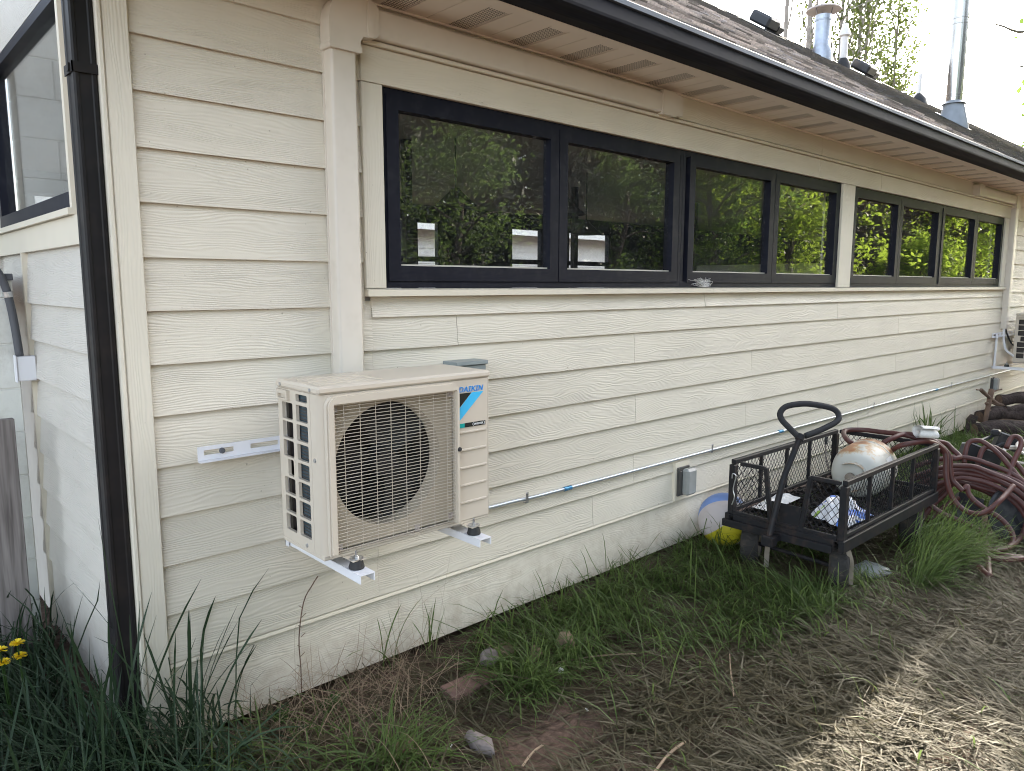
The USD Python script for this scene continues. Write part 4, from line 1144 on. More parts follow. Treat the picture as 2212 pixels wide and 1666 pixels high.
for q in np.linspace(2.55, 3.25, 10):
    for s_ in (-.07, .025):
        lb.append(np.array([tx, ty, tz]) + Bm @ np.array([(R + .0012) * math.cos(q), (R + .0012) * math.sin(q), s_]))
lbf = np.array([[2 * i, 2 * i + 1, 2 * i + 3, 2 * i + 2] for i in range(9)])
obj('paper_label', cat([(np.array(lb), lbf), (np.array(lb), lbf[:, ::-1])])if False else (np.array(lb), lbf), 'towel_white', t)

# plastic bag
n_ = 40
u, w_ = np.meshgrid(np.linspace(0, 1, n_), np.linspace(0, 1, n_), indexing='ij')
P = np.array([3.36, -1.0, 0]) + u[..., None] * np.array([.10, .26, 0]) + w_[..., None] * np.array([.36, -.0, 0])
q3 = np.stack([u * 5, w_ * 5, 0 * u], -1)
hgt = .268 + .11 * np.sin(PI * u) ** .7 * np.sin(PI * w_) ** .7 * (.5 + meshkit.fbm(q3, 4, 5)) + .03 * np.abs(meshkit.fbm(q3 * 2, 3, 8) - .5)
P[..., 2] = hgt
P[..., 0] += .05 * (meshkit.fbm(q3, 3, 1) - .5); P[..., 1] += .05 * (meshkit.fbm(q3, 3, 2) - .5)
fa = np.array([[i * n_ + j, (i + 1) * n_ + j, (i + 1) * n_ + j + 1, i * n_ + j + 1] for i in range(n_ - 1) for j in range(n_ - 1)])
obj('plastic_bag', (P.reshape(-1, 3), fa), 'bag', label='crumpled white and blue plastic bag in the front of the cart', cat='bag', smooth=50)
n_ = 24
u, w_ = np.meshgrid(np.linspace(0, 1, n_), np.linspace(0, 1, n_), indexing='ij')
P = np.array([3.36, -.43, 0]) + u[..., None] * np.array([.42, .02, 0]) + w_[..., None] * np.array([0, -.13, 0])
q3 = np.stack([u * 9, w_ * 4, 0 * u], -1)
P[..., 2] = .268 + .09 * np.sin(PI * u) * np.sin(PI * w_) * meshkit.fbm(q3, 3, 4)
fa = np.array([[i * n_ + j, i * n_ + j + 1, (i + 1) * n_ + j + 1, (i + 1) * n_ + j] for i in range(n_ - 1) for j in range(n_ - 1)])
obj('torn_paper', (P.reshape(-1, 3), fa), 'towel_white', label='crumpled white paper scrap at the far front corner of the cart', cat='paper')


def quads(n, px, size, lift=.6, aspect=.55):
    """n random leaf-like quads (diamonds folded along the middle) at points px."""
    d = rng.normal(size=(n, 3)); d[:, 2] *= lift; d /= np.linalg.norm(d, axis=1, keepdims=True)
    e = rng.normal(size=(n, 3)); e -= d * (e * d).sum(1, keepdims=True); e /= np.linalg.norm(e, axis=1, keepdims=True)
    s = (size * rng.uniform(.6, 1.3, n))[:, None]
    nn = np.cross(d, e) * s * .12
    v = np.stack([px - d * s * .5, px + e * s * aspect * .5 + nn, px + d * s * .5, px - e * s * aspect * .5 + nn], 1).reshape(-1, 3)
    b = np.arange(n)[:, None] * 4
    return v, np.vstack([b + [0, 1, 2], b + [0, 2, 3]])


n_ = 1500
px_ = np.stack([rng.uniform(3.26, 4.6, n_), rng.uniform(-1.01, -.40, n_), .243 + rng.exponential(.012, n_)], 1)
obj('leaf_litter', quads(n_, px_, .035, .35), 'leaf_litter', label='dead leaves and twigs on the cart floor', cat='dead leaves', kind='stuff')

# beach ball
bc, br = np.array([3.485, -.185, .105]), .172
pole = .60 * RT + .55 * UP - .55 * FW
Bp = basis(pole)
t = thing('beach_ball', 'faded beach ball with blue, white and yellow panels against the siding', 'ball', (3.485, -.185, -.06))
for k, mt in enumerate(('ball_blue', 'ball_white', 'ball_yellow', 'ball_white', 'ball_pink', 'ball_white')):
    th = np.linspace(k * PI / 3, (k + 1) * PI / 3, 9) + 1.20
    ph = np.linspace(.16, PI - .16, 18)
    V = np.array([bc + br * (1 - .012 * math.cos(6 * (q - 1.2))) * (Bp @ np.array([math.sin(p_) * math.cos(q), math.sin(p_) * math.sin(q), math.cos(p_)])) for q in th for p_ in ph])
    F = np.array([[i * 18 + j, i * 18 + j + 1, (i + 1) * 18 + j + 1, (i + 1) * 18 + j] for i in range(8) for j in range(17)])
    obj('panel', (V, F), mt, t, smooth=True)
for sgn in (1, -1):
    obj('end_cap', lathe([(.0, br * .995), (br * .10, br * .99), (br * .175, br * .985)], 20, bc, pole * sgn), 'ball_pink' if sgn > 0 else 'ball_white', t, smooth=True)

# towel roll on the hose
tc = np.array([4.56, -.985, .645])
axd = np.array([.80, -.55, -.08]); axd /= np.linalg.norm(axd)
sdx = np.cross([0, 0, 1.0], axd); sdx /= np.linalg.norm(sdx)
upx = np.cross(axd, sdx)
sp_ = [(.008 + .0042 * q, q) for q in np.linspace(0, 2.75 * PI, 46)]
V = []
for r, q in sp_:
    for s_ in np.linspace(-1, 1, 9):
        V.append(tc + sdx * 1.25 * r * math.cos(q) + upx * .95 * r * math.sin(q) + axd * s_ * (.066 + .006 * math.sin(2 * q)))
V = np.array(V)
V += .004 * (np.stack([meshkit.fbm(V * 60, 3, s_) for s_ in (1, 2, 3)], -1) - .5)
F = np.array([[i * 9 + j, (i + 1) * 9 + j, (i + 1) * 9 + j + 1, i * 9 + j + 1] for i in range(45) for j in range(8)])
V2 = V + .008 * np.repeat(np.array([sdx * math.cos(q) + upx * math.sin(q) for r, q in sp_]), 9, 0)
obj('towel', cat([(V, F[:, ::-1]), (V2, F)]), 'towel_white', smooth=True, label='small rolled white towel on top of the red hose', cat='towel')

# ------------------------------------------------------------------ red hoses
H = {
'S1': [[4.8, -.86, .29], [4.877, -0.931, 0.328], [4.936, -0.981, 0.351], [5.01, -1.065, 0.368], [5.061, -1.145, 0.364], [5.089, -1.233, 0.335], [5.113, -1.314, 0.306], [5.125, -1.386, 0.272], [5.129, -1.422, 0.252], [5.118, -1.486, 0.201], [5.065, -1.53, 0.124], [4.994, -1.546, 0.046]],
'S2': [[4.82, -.86, .22], [4.893, -0.918, 0.261], [4.959, -0.978, 0.285], [5.024, -1.048, 0.301], [5.083, -1.132, 0.303], [5.121, -1.216, 0.285], [5.151, -1.296, 0.262], [5.164, -1.363, 0.233], [5.16, -1.42, 0.192], [5.136, -1.482, 0.131], [5.09, -1.53, .05]],
'S3': [[4.75, -.9, .17], [4.819, -0.946, 0.219], [4.896, -1.0, 0.256], [4.98, -1.08, 0.284], [5.032, -1.159, 0.283], [5.066, -1.244, 0.261], [5.085, -1.327, 0.227], [5.091, -1.389, 0.192], [5.083, -1.441, 0.152], [5.062, -1.496, 0.097]],
'S4': [[4.78, -.91, .08], [4.854, -0.949, 0.144], [4.944, -0.989, 0.204], [5.039, -1.066, 0.243], [5.099, -1.18, 0.228], [5.128, -1.291, 0.184], [5.135, -1.372, 0.139], [5.139, -1.431, 0.105]],
'L1': [[4.786, -0.917, 0.02], [4.816, -0.917, 0.069], [4.866, -0.935, 0.104], [4.94, -0.969, 0.152], [4.998, -0.997, 0.188], [5.079, -1.023, 0.248]],
'L2': [[4.75, -.94, 0.0], [4.8, -0.954, 0.06], [4.879, -0.979, 0.118], [4.949, -1.008, 0.165], [5.022, -1.024, 0.224]],
'L3': [[4.8, -0.965, -0.02], [4.858, -0.986, 0.034], [4.912, -1.009, 0.07], [4.981, -1.045, 0.112], [5.025, -1.072, 0.136]],
'H4': [[4.862, -1.145, 0.238], [4.894, -1.153, 0.263], [4.864, -1.174, 0.222], [4.849, -1.222, 0.177], [4.848, -1.287, 0.134], [4.859, -1.359, 0.099], [4.85, -1.412, 0.057], [4.825, -1.451, 0.009], [4.768, -1.465, -0.03], [4.63, -1.467, -0.03], [4.503, -1.426, -0.03]],
'H5': [[4.634, -0.971, 0.165], [4.644, -1.035, 0.134], [4.654, -1.098, 0.103], [4.683, -1.185, 0.074], [4.703, -1.261, 0.045], [4.705, -1.311, 0.015], [4.66, -1.347, -0.025], [4.505, -1.403, -0.035], [4.244, -1.472, -0.035], [4.11, -1.513, -0.035], [4.083, -1.515, -0.034], [4.105, -1.49, -0.033], [4.152, -1.454, -0.03]],
'H6': [[4.676, -1.107, -0.03], [4.633, -1.207, -0.03], [4.575, -1.314, -0.03], [4.562, -1.405, -0.03], [4.656, -1.466, -0.03], [4.865, -1.473, -0.03], [5.007, -1.471, -0.014], [5.099, -1.469, 0.073]],
'H7': [[4.653, -1.17, -0.03], [4.447, -1.35, -0.03], [4.395, -1.449, -0.03], [4.426, -1.523, -0.03], [4.519, -1.585, -0.03], [4.669, -1.602, -0.03]],
'H8': [[5.13, -1.06, .36], [5.156, -1.053, 0.422], [5.223, -1.048, 0.488], [5.264, -1.075, 0.509], [5.287, -1.122, 0.502], [5.29, -1.196, 0.456], [5.274, -1.268, 0.396], [5.251, -1.328, 0.336], [5.222, -1.396, 0.266], [5.178, -1.442, 0.196]],
'H9': [[5.344, -1.251, 0.472], [5.414, -1.261, 0.532], [5.442, -1.285, 0.543], [5.438, -1.313, 0.521], [5.389, -1.322, 0.47], [5.315, -1.314, 0.405], [5.225, -1.311, 0.323], [5.175, -1.315, 0.273]]}
D = {
'D1': [[4.475, -0.623, 0.47], [4.39, -0.627, 0.52], [4.305, -0.59, 0.57], [4.448, -0.499, 0.58], [4.57, -0.465, 0.585], [4.647, -0.546, 0.59], [4.662, -0.661, 0.59], [4.654, -0.802, 0.595], [4.67, -0.905, 0.58], [4.78, -0.936, 0.555], [4.9, -0.997, 0.53], [4.9, -1.045, 0.494], [4.89, -1.094, 0.455], [4.85, -1.076, 0.444], [4.85, -1.038, 0.446], [4.8, -1.018, 0.487], [4.74, -0.999, 0.527], [4.62, -.97, .58]],
'D2': [[4.564, -0.748, 0.47], [4.457, -0.819, 0.52], [4.40, -0.89, 0.57], [4.44, -0.95, 0.59], [4.55, -0.985, 0.59], [4.68, -1.007, 0.558], [4.74, -1.042, 0.507], [4.74, -1.057, 0.459], [4.72, -1.068, 0.386], [4.7, -1.086, 0.314], [4.7, -1.119, 0.227], [4.7, -1.167, 0.166], [4.7, -1.224, 0.137], [4.7, -1.29, 0.142], [4.75, -1.334, 0.173], [4.8, -1.365, 0.218], [4.9, -1.378, 0.251], [5.0, -1.392, 0.292]],
'D3': [[4.546, -0.691, 0.5], [4.488, -0.745, 0.55], [4.544, -0.789, 0.585], [4.655, -0.822, 0.6], [4.66, -0.90, 0.60], [4.76, -0.955, 0.565], [4.79, -1.012, 0.523], [4.79, -1.061, 0.467], [4.78, -1.077, 0.384], [4.78, -1.094, 0.315], [4.78, -1.129, 0.279], [4.78, -1.162, 0.25]]}
HR = .0168
t = thing('garden_hose', 'thick dark red hose coiled in a heap on the grass beside the cart', 'hose', (4.95, -1.25, -.05))
for k, (src, d_) in enumerate((('S1', (.03, .02, -.035)), ('S2', (.05, -.02, .03)), ('S3', (.06, .01, -.03)), ('S4', (.05, .05, -.03)), ('S1', (.10, .05, .035)), ('S2', (-.04, .03, -.05)), ('H8', (.10, -.06, -.05)), ('H7', (.08, -.05, .01)))):
    Pq = np.array(H[src]) + np.array(d_)
    Pq = Pq + .014 * (np.stack([meshkit.noise(Pq * 6 + k * 3.7, q_) for q_ in (1, 2, 3)], -1) - .5) * 2
    H[f'X{k}'] = np.column_stack([Pq[:, :2], np.maximum(Pq[:, 2], -.03)]).tolist()
for k, P in H.items():
    Pc = catmull(P, 7)
    Pc = Pc + .0035 * (np.stack([meshkit.noise(Pc * 11, q_) for q_ in (4, 5, 6)], -1) - .5) * 2
    obj('hose_loop', tube(Pc, HR * (1 + .10 * (meshkit.noise(Pc * 16, 7) - .5)), 10), 'hose_red', t, smooth=True)
P = H['H5'][-1]
obj('hose_end', lathe([(HR * .7, -.02), (HR * .75, .004), (HR * 1.12, .004), (HR * 1.12, -.03), (HR, -.03)], 14, P, np.array(H['H5'][-1]) - np.array(H['H5'][-2])), 'hose_red', t)
t = thing('garden_hose', 'red hose draped over the gas tank and the rear of the cart', 'hose', (4.65, -.9, .1))
for k, P in D.items():
    obj('hose_loop', tube(catmull(P, 7), HR, 10), 'hose_red', t, smooth=True)

# ------------------------------------------------------------------ black reel stand lying in the hoses
t = thing('hose_reel', 'black metal reel frame with silver edges lying behind the coiled hose', 'hose reel', (5.4, -1.15, -.06))


def slab(p, q, down, thick, name, mat, edge=True):
    """Panel whose top edge runs p-q; 'down' is the vector to its lower edge."""
    p, q, down = (np.array(a_, float) for a_ in (p, q, down))
    e = q - p
    n = np.cross(e, down); n /= np.linalg.norm(n)
    V = np.array([p, q, q + down, p + down]); V = np.vstack([V + n * thick / 2, V - n * thick / 2])
    F = np.array([[0, 1, 2, 3], [4, 7, 6, 5], [0, 4, 5, 1], [1, 5, 6, 2], [2, 6, 7, 3], [3, 7, 4, 0]])
    o = obj(name, (V, F), mat, t)
    if edge:
        d = down / np.linalg.norm(down)
        m = [p - d * .009, q - d * .009]
        Ve = np.array([m[0], m[1], m[1] + d * .008, m[0] + d * .008]); Ve = np.vstack([Ve + n * (thick / 2 + .002), Ve - n * (thick / 2 + .002)])
        obj('bright_edge', (Ve, F), 'reel_silver', o)


slab((5.39, -.99, .455), (5.56, -1.16, .36), (-.06, .02, -.11), .10, 'side_panel', 'reel_black')
slab((5.66, -1.12, .52), (5.80, -1.30, .44), (-.03, .02, -.09), .06, 'side_panel', 'reel_black')
obj('cap', cbox(5.60, 5.66, -1.14, -1.08, .50, .545, .01), 'reel_black', t)
for a_, b_ in (((5.43, -1.03, .455), (5.64, -1.10, .50)), ((5.50, -1.10, .40), (5.70, -1.18, .46))):
    obj('cross_strut', tube([a_, b_], .012, 8), 'reel_black', t)
slab((5.10, -1.04, .15), (5.20, -1.17, .10), (-.20, -.04, -.22), .05, 'leg', 'reel_black', False)
dn = np.array([-.55, -.55, .45])
for cpos, rr_, nm, mt in (((5.12, -1.44, .05), .23, 'drum_flange', 'reel_black'), ((5.36, -1.36, .12), .15, 'drum_flange', 'reel_black')):
    obj(nm, lathe([(0, -.01), (rr_ * .3, -.012), (rr_ * .9, -.012), (rr_, -.004), (rr_, .008), (rr_ * .93, .012), (rr_ * .85, .004), (rr_ * .3, .004), (rr_ * .25, .03), (0, .03)], 36, cpos, dn), mt, t, smooth=35)
for cpos, rr_ in (((5.60, -1.27, .38), .10), ((5.68, -1.33, .42), .10)):
    obj('pale_rim', lathe([(rr_ * .80, -.006), (rr_ * .84, .012), (rr_, .016), (rr_ * 1.04, .008), (rr_, 0), (rr_ * .85, -.012)], 36, cpos, (-.35, -.3, .9)), 'reel_pale', t, smooth=40)
obj('drum', lathe([(.06, 0), (.06, .14)], 20, (5.24, -1.50, .06), -dn), 'reel_black', t, smooth=True)

# ------------------------------------------------------------------ logs and branches by the wall
def rough_tube(P, r, n=12, k=5, seed=0, amp=.25, nm='log'):
    P = catmull(P, k)
    v, f = tube(P, r, n)
    c = np.repeat(P, n, 0)
    d = v[:len(c)] - c
    v[:len(c)] = c + d * (1 + amp * 3.2 * (meshkit.fbm(v[:len(c)] * 9, 3, seed) - .5)[:, None])
    return v, f


LG = [([(8.52, -.20, .02), (8.8, -.46, .05), (9.2, -.83, .01), (9.7, -1.3, .03)], .085, 'thick dark log lowest in the pile against the wall'),
      ([(8.15, -.66, .0), (8.5, -.98, .03), (9.0, -1.30, -.01)], .06, 'dark log lying nearest to the hoses'),
      ([(8.82, -.16, .13), (9.1, -.36, .165), (9.5, -.74, .13), (9.9, -1.0, .16)], .075, 'brown log resting in the middle of the pile'),
      ([(9.05, -.34, .20), (9.4, -.62, .23), (9.9, -.98, .19)], .05, 'slim brown log lying above the middle log'),
      ([(9.36, -.20, .27), (9.65, -.46, .29), (10.1, -.80, .27)], .075, 'short cut log on top of the pile')]
for i, (P, r, lb_) in enumerate(LG):
    o = thing('log', lb_, 'log', P[0], group='logs in the pile')
    obj('bark', rough_tube(P, r, 14, 6, i + 3, .3), 'log_bark', o, smooth=True)
    P = np.array(P)
    obj('cut_end', lathe([(0, .006), (r * .8, .003), (r * .86, -.01)], 14, P[0], P[0] - P[1]), 'log_end', o)
o = thing('log', 'upright split stump end at the left of the pile', 'log', (8.62, -.13, -.05), group='logs in the pile')
obj('bark', rough_tube([(8.62, -.10, -.05), (8.64, -.12, .05), (8.68, -.14, .16)], [.05] * 6 + [.03] * 7 if False else .045, 10, 6, 40, .4), 'log_bark', o)
o = thing('branch', 'brown upright branch propped in front of the far outlet', 'branch', (8.68, -.25, -.03))
obj('stem', rough_tube([(8.66, -.25, -.04), (8.72, -.25, .20), (8.83, -.25, .45)], .026, 8, 5, 50), 'twig', o, smooth=True)
for k, P in enumerate(([(8.28, -.25, .50), (8.40, -.25, .485), (8.55, -.25, .46)], [(8.45, -.25, .48), (8.78, -.25, .36), (9.10, -.25, .26), (9.42, -.25, .20)], [(8.80, -.25, .40), (9.0, -.25, .42), (9.22, -.25, .415)], [(8.70, -.24, .20), (8.95, -.24, .21), (9.2, -.24, .23)], [(8.66, -.25, .31), (8.9, -.25, .29), (9.2, -.25, .22)])):
    obj('twig', rough_tube(P, (.008, .02, .008, .011, .013)[k], 6, 4, 60 + k), 'twig', o, smooth=True)

# ------------------------------------------------------------------ stones, brick, sticks, petals
def rock(name, c, s, mat, label, seed, flat=1.0, catg='stone', group='stones by the wall'):
    g = np.random.default_rng(seed)
    q = g.normal(size=(26, 3)); q /= np.linalg.norm(q, axis=1, keepdims=True)
    m = trimesh.convex.convex_hull(q * g.uniform(.84, 1.1, (26, 1)))
    m = m.subdivide().subdivide()
    v = np.array(m.vertices)
    v = v * (1 + .30 * (meshkit.fbm(v * 2.5 + seed * 7, 3, seed) - .5)[:, None])
    v = v @ rotm((0, 0, 1), seed * 37).T * np.array(s)
    obj(name, (v + np.array(c), np.array(m.faces)), mat, label=label, cat=catg, group=group, smooth=38)


rock('stone', (1.70, -.46, -.02), (.038, .05, .055), 'rock_tan', 'tan stone standing upright in the grass tuft', 3)
rock('stone', (1.55, -.41, -.045), (.042, .036, .035), 'rock_tan', 'low rounded tan stone left of the upright one', 5)
rock('stone', (1.47, -.29, -.05), (.075, .05, .03), 'rock_tan', 'flat tan stone half covered by grass near the wall', 8)
rock('stone', (1.355, -.32, -.03), (.045, .045, .045), 'rock_grey', 'pale grey stone beside the reddish slab', 11)
rock('stone', (.95, -.75, -.045), (.04, .085, .035), 'rock_grey', 'long pinkish grey stone in the foreground clippings', 13)
rock('stone', (.72, -.56, -.05), (.06, .05, .03), 'brick_red', 'dark stone under the green tuft in the foreground', 16)
rock('stone', (3.72, -1.02, -.055), (.16, .10, .025), 'grey_box', 'flat blue grey stone under the cart', 19)
t = obj('brick', cbox(1.06, 1.30, -.445, -.345, -.10, -.035, .008), 'brick_red', label='reddish brick slab set in the soil by the wall', cat='brick')
for k, (c, s) in enumerate((((1.53, -.60, -.045), .032), ((1.41, -.85, -.05), .018), ((.86, -.68, -.05), .02))):
    v, f = quads(3, np.array([c] * 3) + rng.normal(0, .006, (3, 3)), s, .5, .7)
    obj('petal', (v, f), 'petal', label=('pale torn scrap near the upright tan stone', 'white petal on the bare earth', 'small pale petal by the long foreground stone')[k], cat='petal', group='pale scraps on the ground')
for k, (a_, b_) in enumerate((((.96, -.95), (1.10, -.91)), ((1.27, -1.27), (1.50, -1.24)), ((1.58, -.52), (1.88, -.72)), ((1.9, -1.2), (2.2, -1.0)))):
    za, zb_ = float(ground_z(*a_)), float(ground_z(*b_))
    P = [(a_[0], a_[1], za + .03), ((a_[0] + b_[0]) / 2 + .01, (a_[1] + b_[1]) / 2 + .01, (za + zb_) / 2 + .032), (b_[0], b_[1], zb_ + .03)]
    obj('stick', rough_tube(P, (.0045, .0055, .0035, .003)[k], 6, 5, 80 + k), 'straw', smooth=True, label=('short pale stick at the bottom edge of the bare earth', 'longer pale stick at the bottom right of the bare earth', 'thin stick near the upright tan stone', 'thin dark stick across the flattened clippings')[k], cat='stick', group='sticks on the ground')


# ------------------------------------------------------------------ grass
def blades(base, h, w, lean, az, curve, seg=4, twist=.3):
    """Ribbon blades: base points, heights, widths, lean angle, azimuth, extra curvature."""
    n = len(base)
    t_ = np.linspace(0, 1, seg)
    ang = lean[:, None] + curve[:, None] * t_[None]           # angle from vertical along the blade
    ds_ = h[:, None] / (seg - 1)
    hor = np.concatenate([np.zeros((n, 1)), np.cumsum(np.sin(ang[:, :-1]) * ds_, 1)], 1)
    ver = np.concatenate([np.zeros((n, 1)), np.cumsum(np.cos(ang[:, :-1]) * ds_, 1)], 1)
    dx, dy = np.cos(az), np.sin(az)
    c = base[:, None] + np.stack([hor * dx[:, None], hor * dy[:, None], ver], -1)
    fa_ = az + PI / 2 + rng.normal(0, twist, n)
    side = np.stack([np.cos(fa_), np.sin(fa_), rng.normal(0, .25, n)], -1)
    ww = w[:, None] * np.concatenate([[.75], np.ones(seg - 2), [0.12]])[None] * .5
    v = np.stack([c - side[:, None] * ww[..., None], c + side[:, None] * ww[..., None]], 2).reshape(-1, 3)
    b = (np.arange(n) * seg * 2)[:, None]
    f = [np.hstack([b + 2 * i, b + 2 * i + 1, b + 2 * i + 3, b + 2 * i + 2]) for i in range(seg - 1)]
    return v, np.vstack(f)


def scatter(n, x0, x1, y0, y1, dens):
    x, y = rng.uniform(x0, x1, n), rng.uniform(y0, y1, n)
    k = rng.uniform(0, 1, n) < dens(x, y)
    return x[k], y[k]


def nz(x, y, s, seed):
    return meshkit.fbm(np.stack([x * s, y * s, 0 * x], -1), 3, seed)


def sm(a_, b_, x):
    q = np.clip((x - a_) / (b_ - a_), 0, 1)
    return q * q * (3 - 2 * q)


# clippings lying flat
def d_hay(x, y):
    n1 = nz(x, y, 1.6, 5)
    bare = np.exp(-((x - 1.28) / .26) ** 2 - ((y + .90) / .13) ** 2) + np.exp(-((x - 1.05) / .12) ** 2 - ((y + .93) / .12) ** 2) + .8 * np.exp(-((x - 2.05) / .4) ** 2 - ((y + 2.0) / .16) ** 2) + .7 * np.exp(-((x - 1.62) / .35) ** 2 - ((y + 1.30) / .1) ** 2)
    return np.clip(sm(.28, .55, n1) * .62 + .38, 0, 1) * (1 - .93 * np.clip(bare, 0, 1)) * sm(-.02, -.12, y) * (.55 + .45 * sm(-.15, -.5, y)) * (.4 + .6 * sm(.1, .8, x - .2 * y))


x, y = scatter(125000, -.5, 5.2, -2.9, -.02, d_hay)
keep = rng.uniform(0, 1, len(x)) < np.clip(1.25 - .13 * np.hypot(x + .65, y + 2.65), .25, 1)
x, y = x[keep], y[keep]
n_ = len(x)
flow = 2.6 * (nz(x, y, .9, 12) - .5) * 2 + 2.5
az = flow + rng.normal(0, .75, n_) + (rng.uniform(0, 1, n_) < .25) * rng.uniform(0, 6, n_)
ln = rng.gamma(3.0, .033, n_) + .03
mound = .035 * nz(x, y, 3.0, 21) * d_hay(x, y)
base = np.stack([x, y, ground_z(x, y) + mound * rng.uniform(0.2, 1, n_) + .002], 1)
v, f = blades(base, ln, rng.uniform(.0028, .0066, n_), rng.normal(1.44, .12, n_), az, rng.normal(0, .35, n_), 4)
v[:, 2] = np.maximum(v[:, 2], ground_z(v[:, 0], v[:, 1]) + .001)
obj('grass_clippings', (v, f), 'hay', label='dry mown grass clippings matted over the yard', cat='clippings', kind='stuff')

# living grass
def d_green(x, y):
    n1 = nz(x, y, 2.4, 33)
    strip = 1.4 * sm(1.2, 1.8, x) * np.exp(-((y + .22) / .27) ** 2) * sm(-.02, -.06, y)
    front = np.exp(-((x - 3.1) / .80) ** 2 - ((y + .80) / .30) ** 2) * 1.2
    mid = .75 * np.exp(-((x - 1.58) / .22) ** 2 - ((y + .42) / .2) ** 2) + .9 * np.exp(-((x - 1.36) / .10) ** 2 - ((y + .55) / .12) ** 2)
    low = .55 * np.exp(-((x - .62) / .20) ** 2 - ((y + .62) / .13) ** 2) + .35 * np.exp(-((x - .3) / .3) ** 2 - ((y + .3) / .2) ** 2)
    cart_ = .5 * sm(3.3, 3.6, x) * sm(-1.35, -1.1, y) * sm(6.5, 5.5, x)
    far = .5 * sm(5.2, 6, x) * sm(-1.3, -1.0, y)
    thin = .012 * sm(-.1, -.4, y)
    return np.clip((strip + front + mid + low + cart_ + far) * sm(.28, .55, n1) + thin, 0, 1)


x, y = scatter(90000, .0, 8.6, -2.3, -.025, d_green)
n_ = len(x)
az = 3.9 * nz(x, y, 1.2, 44) + rng.normal(0, .9, n_) + 1.0
hh = rng.gamma(5, .027, n_) * (.6 + .8 * nz(x, y, 1.7, 55)) + .02
base = np.stack([x, y, ground_z(x, y)], 1)
v, f = blades(base, hh, rng.uniform(.0032, .0068, n_), np.abs(rng.normal(.75, .35, n_)), az, rng.normal(1.0, .4, n_), 5)
k_ = v[:, 1] > -.012
v[k_ & (v[:, 0] > -.1), 1] = -.012
v[:, 2] = np.maximum(v[:, 2], ground_z(v[:, 0], v[:, 1]) + .001)
obj('grass', (v, f), 'grass_green', label='short green grass along the wall and round the cart', cat='grass', kind='stuff')

# rank grass left of the corner
def d_left(x, y):
    return np.clip(sm(.42, .0, x) * sm(-.75, -.2, y) * sm(.0, -.1, np.where(y > 0, x - .0, -1)), 0, 1) * sm(.2, .5, nz(x, y, 3, 70))


x, y = scatter(9000, -1.2, .42, -.75, 1.33, d_left)
n_ = len(x)
base = np.stack([x, y, ground_z(x, y)], 1)
v, f = blades(base, rng.gamma(6, .045, n_) + .06, rng.uniform(.004, .008, n_), np.abs(rng.normal(.45, .35, n_)), rng.uniform(-.6, 3.9, n_) + 1.6, rng.normal(1.25, .5, n_), 6)
k_ = (v[:, 1] > -.012) & (v[:, 0] > -.0)
v[k_ & (v[:, 1] < .3), 1] = -.02
k_ = (v[:, 1] > .0) & (v[:, 0] > .02)
v[k_, 0] = .018
v[:, 2] = np.maximum(v[:, 2], ground_z(v[:, 0], v[:, 1]) + .001)
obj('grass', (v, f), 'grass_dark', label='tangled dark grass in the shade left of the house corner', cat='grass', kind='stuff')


def clump(cx_, cy_, n, hmin, hmax, w, spread, label, mat='grass_dark', lean=.22, azc=None, azs=3., curve=.5, group='tall grass clumps at the wall', wall=True):
    base = np.stack([cx_ + rng.normal(0, spread, n), cy_ + rng.normal(0, spread * .7, n), np.zeros(n)], 1)
    base[:, 2] = ground_z(base[:, 0], base[:, 1])
    if wall:
        base[:, 1] = np.minimum(base[:, 1], -.03)
    az_ = (rng.uniform(0, 2 * PI, n) if azc is None else rng.normal(azc, azs, n))
    v, f = blades(base, rng.uniform(hmin, hmax, n), rng.uniform(.6, 1.2, n) * w, np.abs(rng.normal(lean, lean * .6, n)), az_, np.abs(rng.normal(curve, curve * .7, n)), 8, .5)
    if wall:
        v[:, 1] = np.minimum(v[:, 1], -.012)
    v[:, 2] = np.maximum(v[:, 2], ground_z(v[:, 0], v[:, 1]) + .001)
    obj('grass_clump', (v, f), mat, label=label, cat='grass clump', group=group)


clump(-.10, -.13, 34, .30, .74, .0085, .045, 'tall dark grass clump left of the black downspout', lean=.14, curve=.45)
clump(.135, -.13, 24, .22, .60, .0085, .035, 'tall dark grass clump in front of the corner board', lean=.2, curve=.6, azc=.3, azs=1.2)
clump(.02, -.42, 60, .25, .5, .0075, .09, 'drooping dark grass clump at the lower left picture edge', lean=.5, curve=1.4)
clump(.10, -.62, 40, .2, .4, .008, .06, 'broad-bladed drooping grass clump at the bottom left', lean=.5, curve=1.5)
clump(1.03, -.07, 7, .2, .42, .006, .02, 'single green grass tuft under the lettered unit', 'grass_green', .15, curve=.9)
clump(1.21, -.07, 9, .18, .36, .006, .02, 'upright green grass tuft just right of the unit', 'grass_green', .12, curve=.5)
clump(2.1, -.07, 8, .1, .24, .005, .03, 'small grass tuft before the base board left of the outlet', 'grass_green', .3, curve=.8)
clump(2.72, -.07, 22, .1, .30, .005, .06, 'green grass tuft against the base board left of the ball', 'grass_green', .3, curve=.9)
clump(3.30, -.24, 26, .16, .34, .006, .06, 'green grass tuft in front of the beach ball', 'grass_green', .3, curve=.7, wall=False)
clump(7.35, -.13, 60, .25, .56, .009, .12, 'tall green grass tuft by the wall behind the cart', 'grass_green', .16, curve=.5)
clump(6.6, -.10, 14, .2, .40, .008, .2, 'thin scattered grass tuft by the wall behind the towel', 'grass_green', .16, curve=.5)
clump(1.38, -.56, 130, .14, .28, .004, .05, 'bright green tuft combed over the reddish slab', 'grass_green', .7, azc=-1.2, azs=.6, curve=1.1, wall=False)
clump(1.68, -.52, 150, .10, .22, .004, .07, 'yellow green tuft round the upright tan stone', 'grass_green', .6, curve=1.0, wall=False)
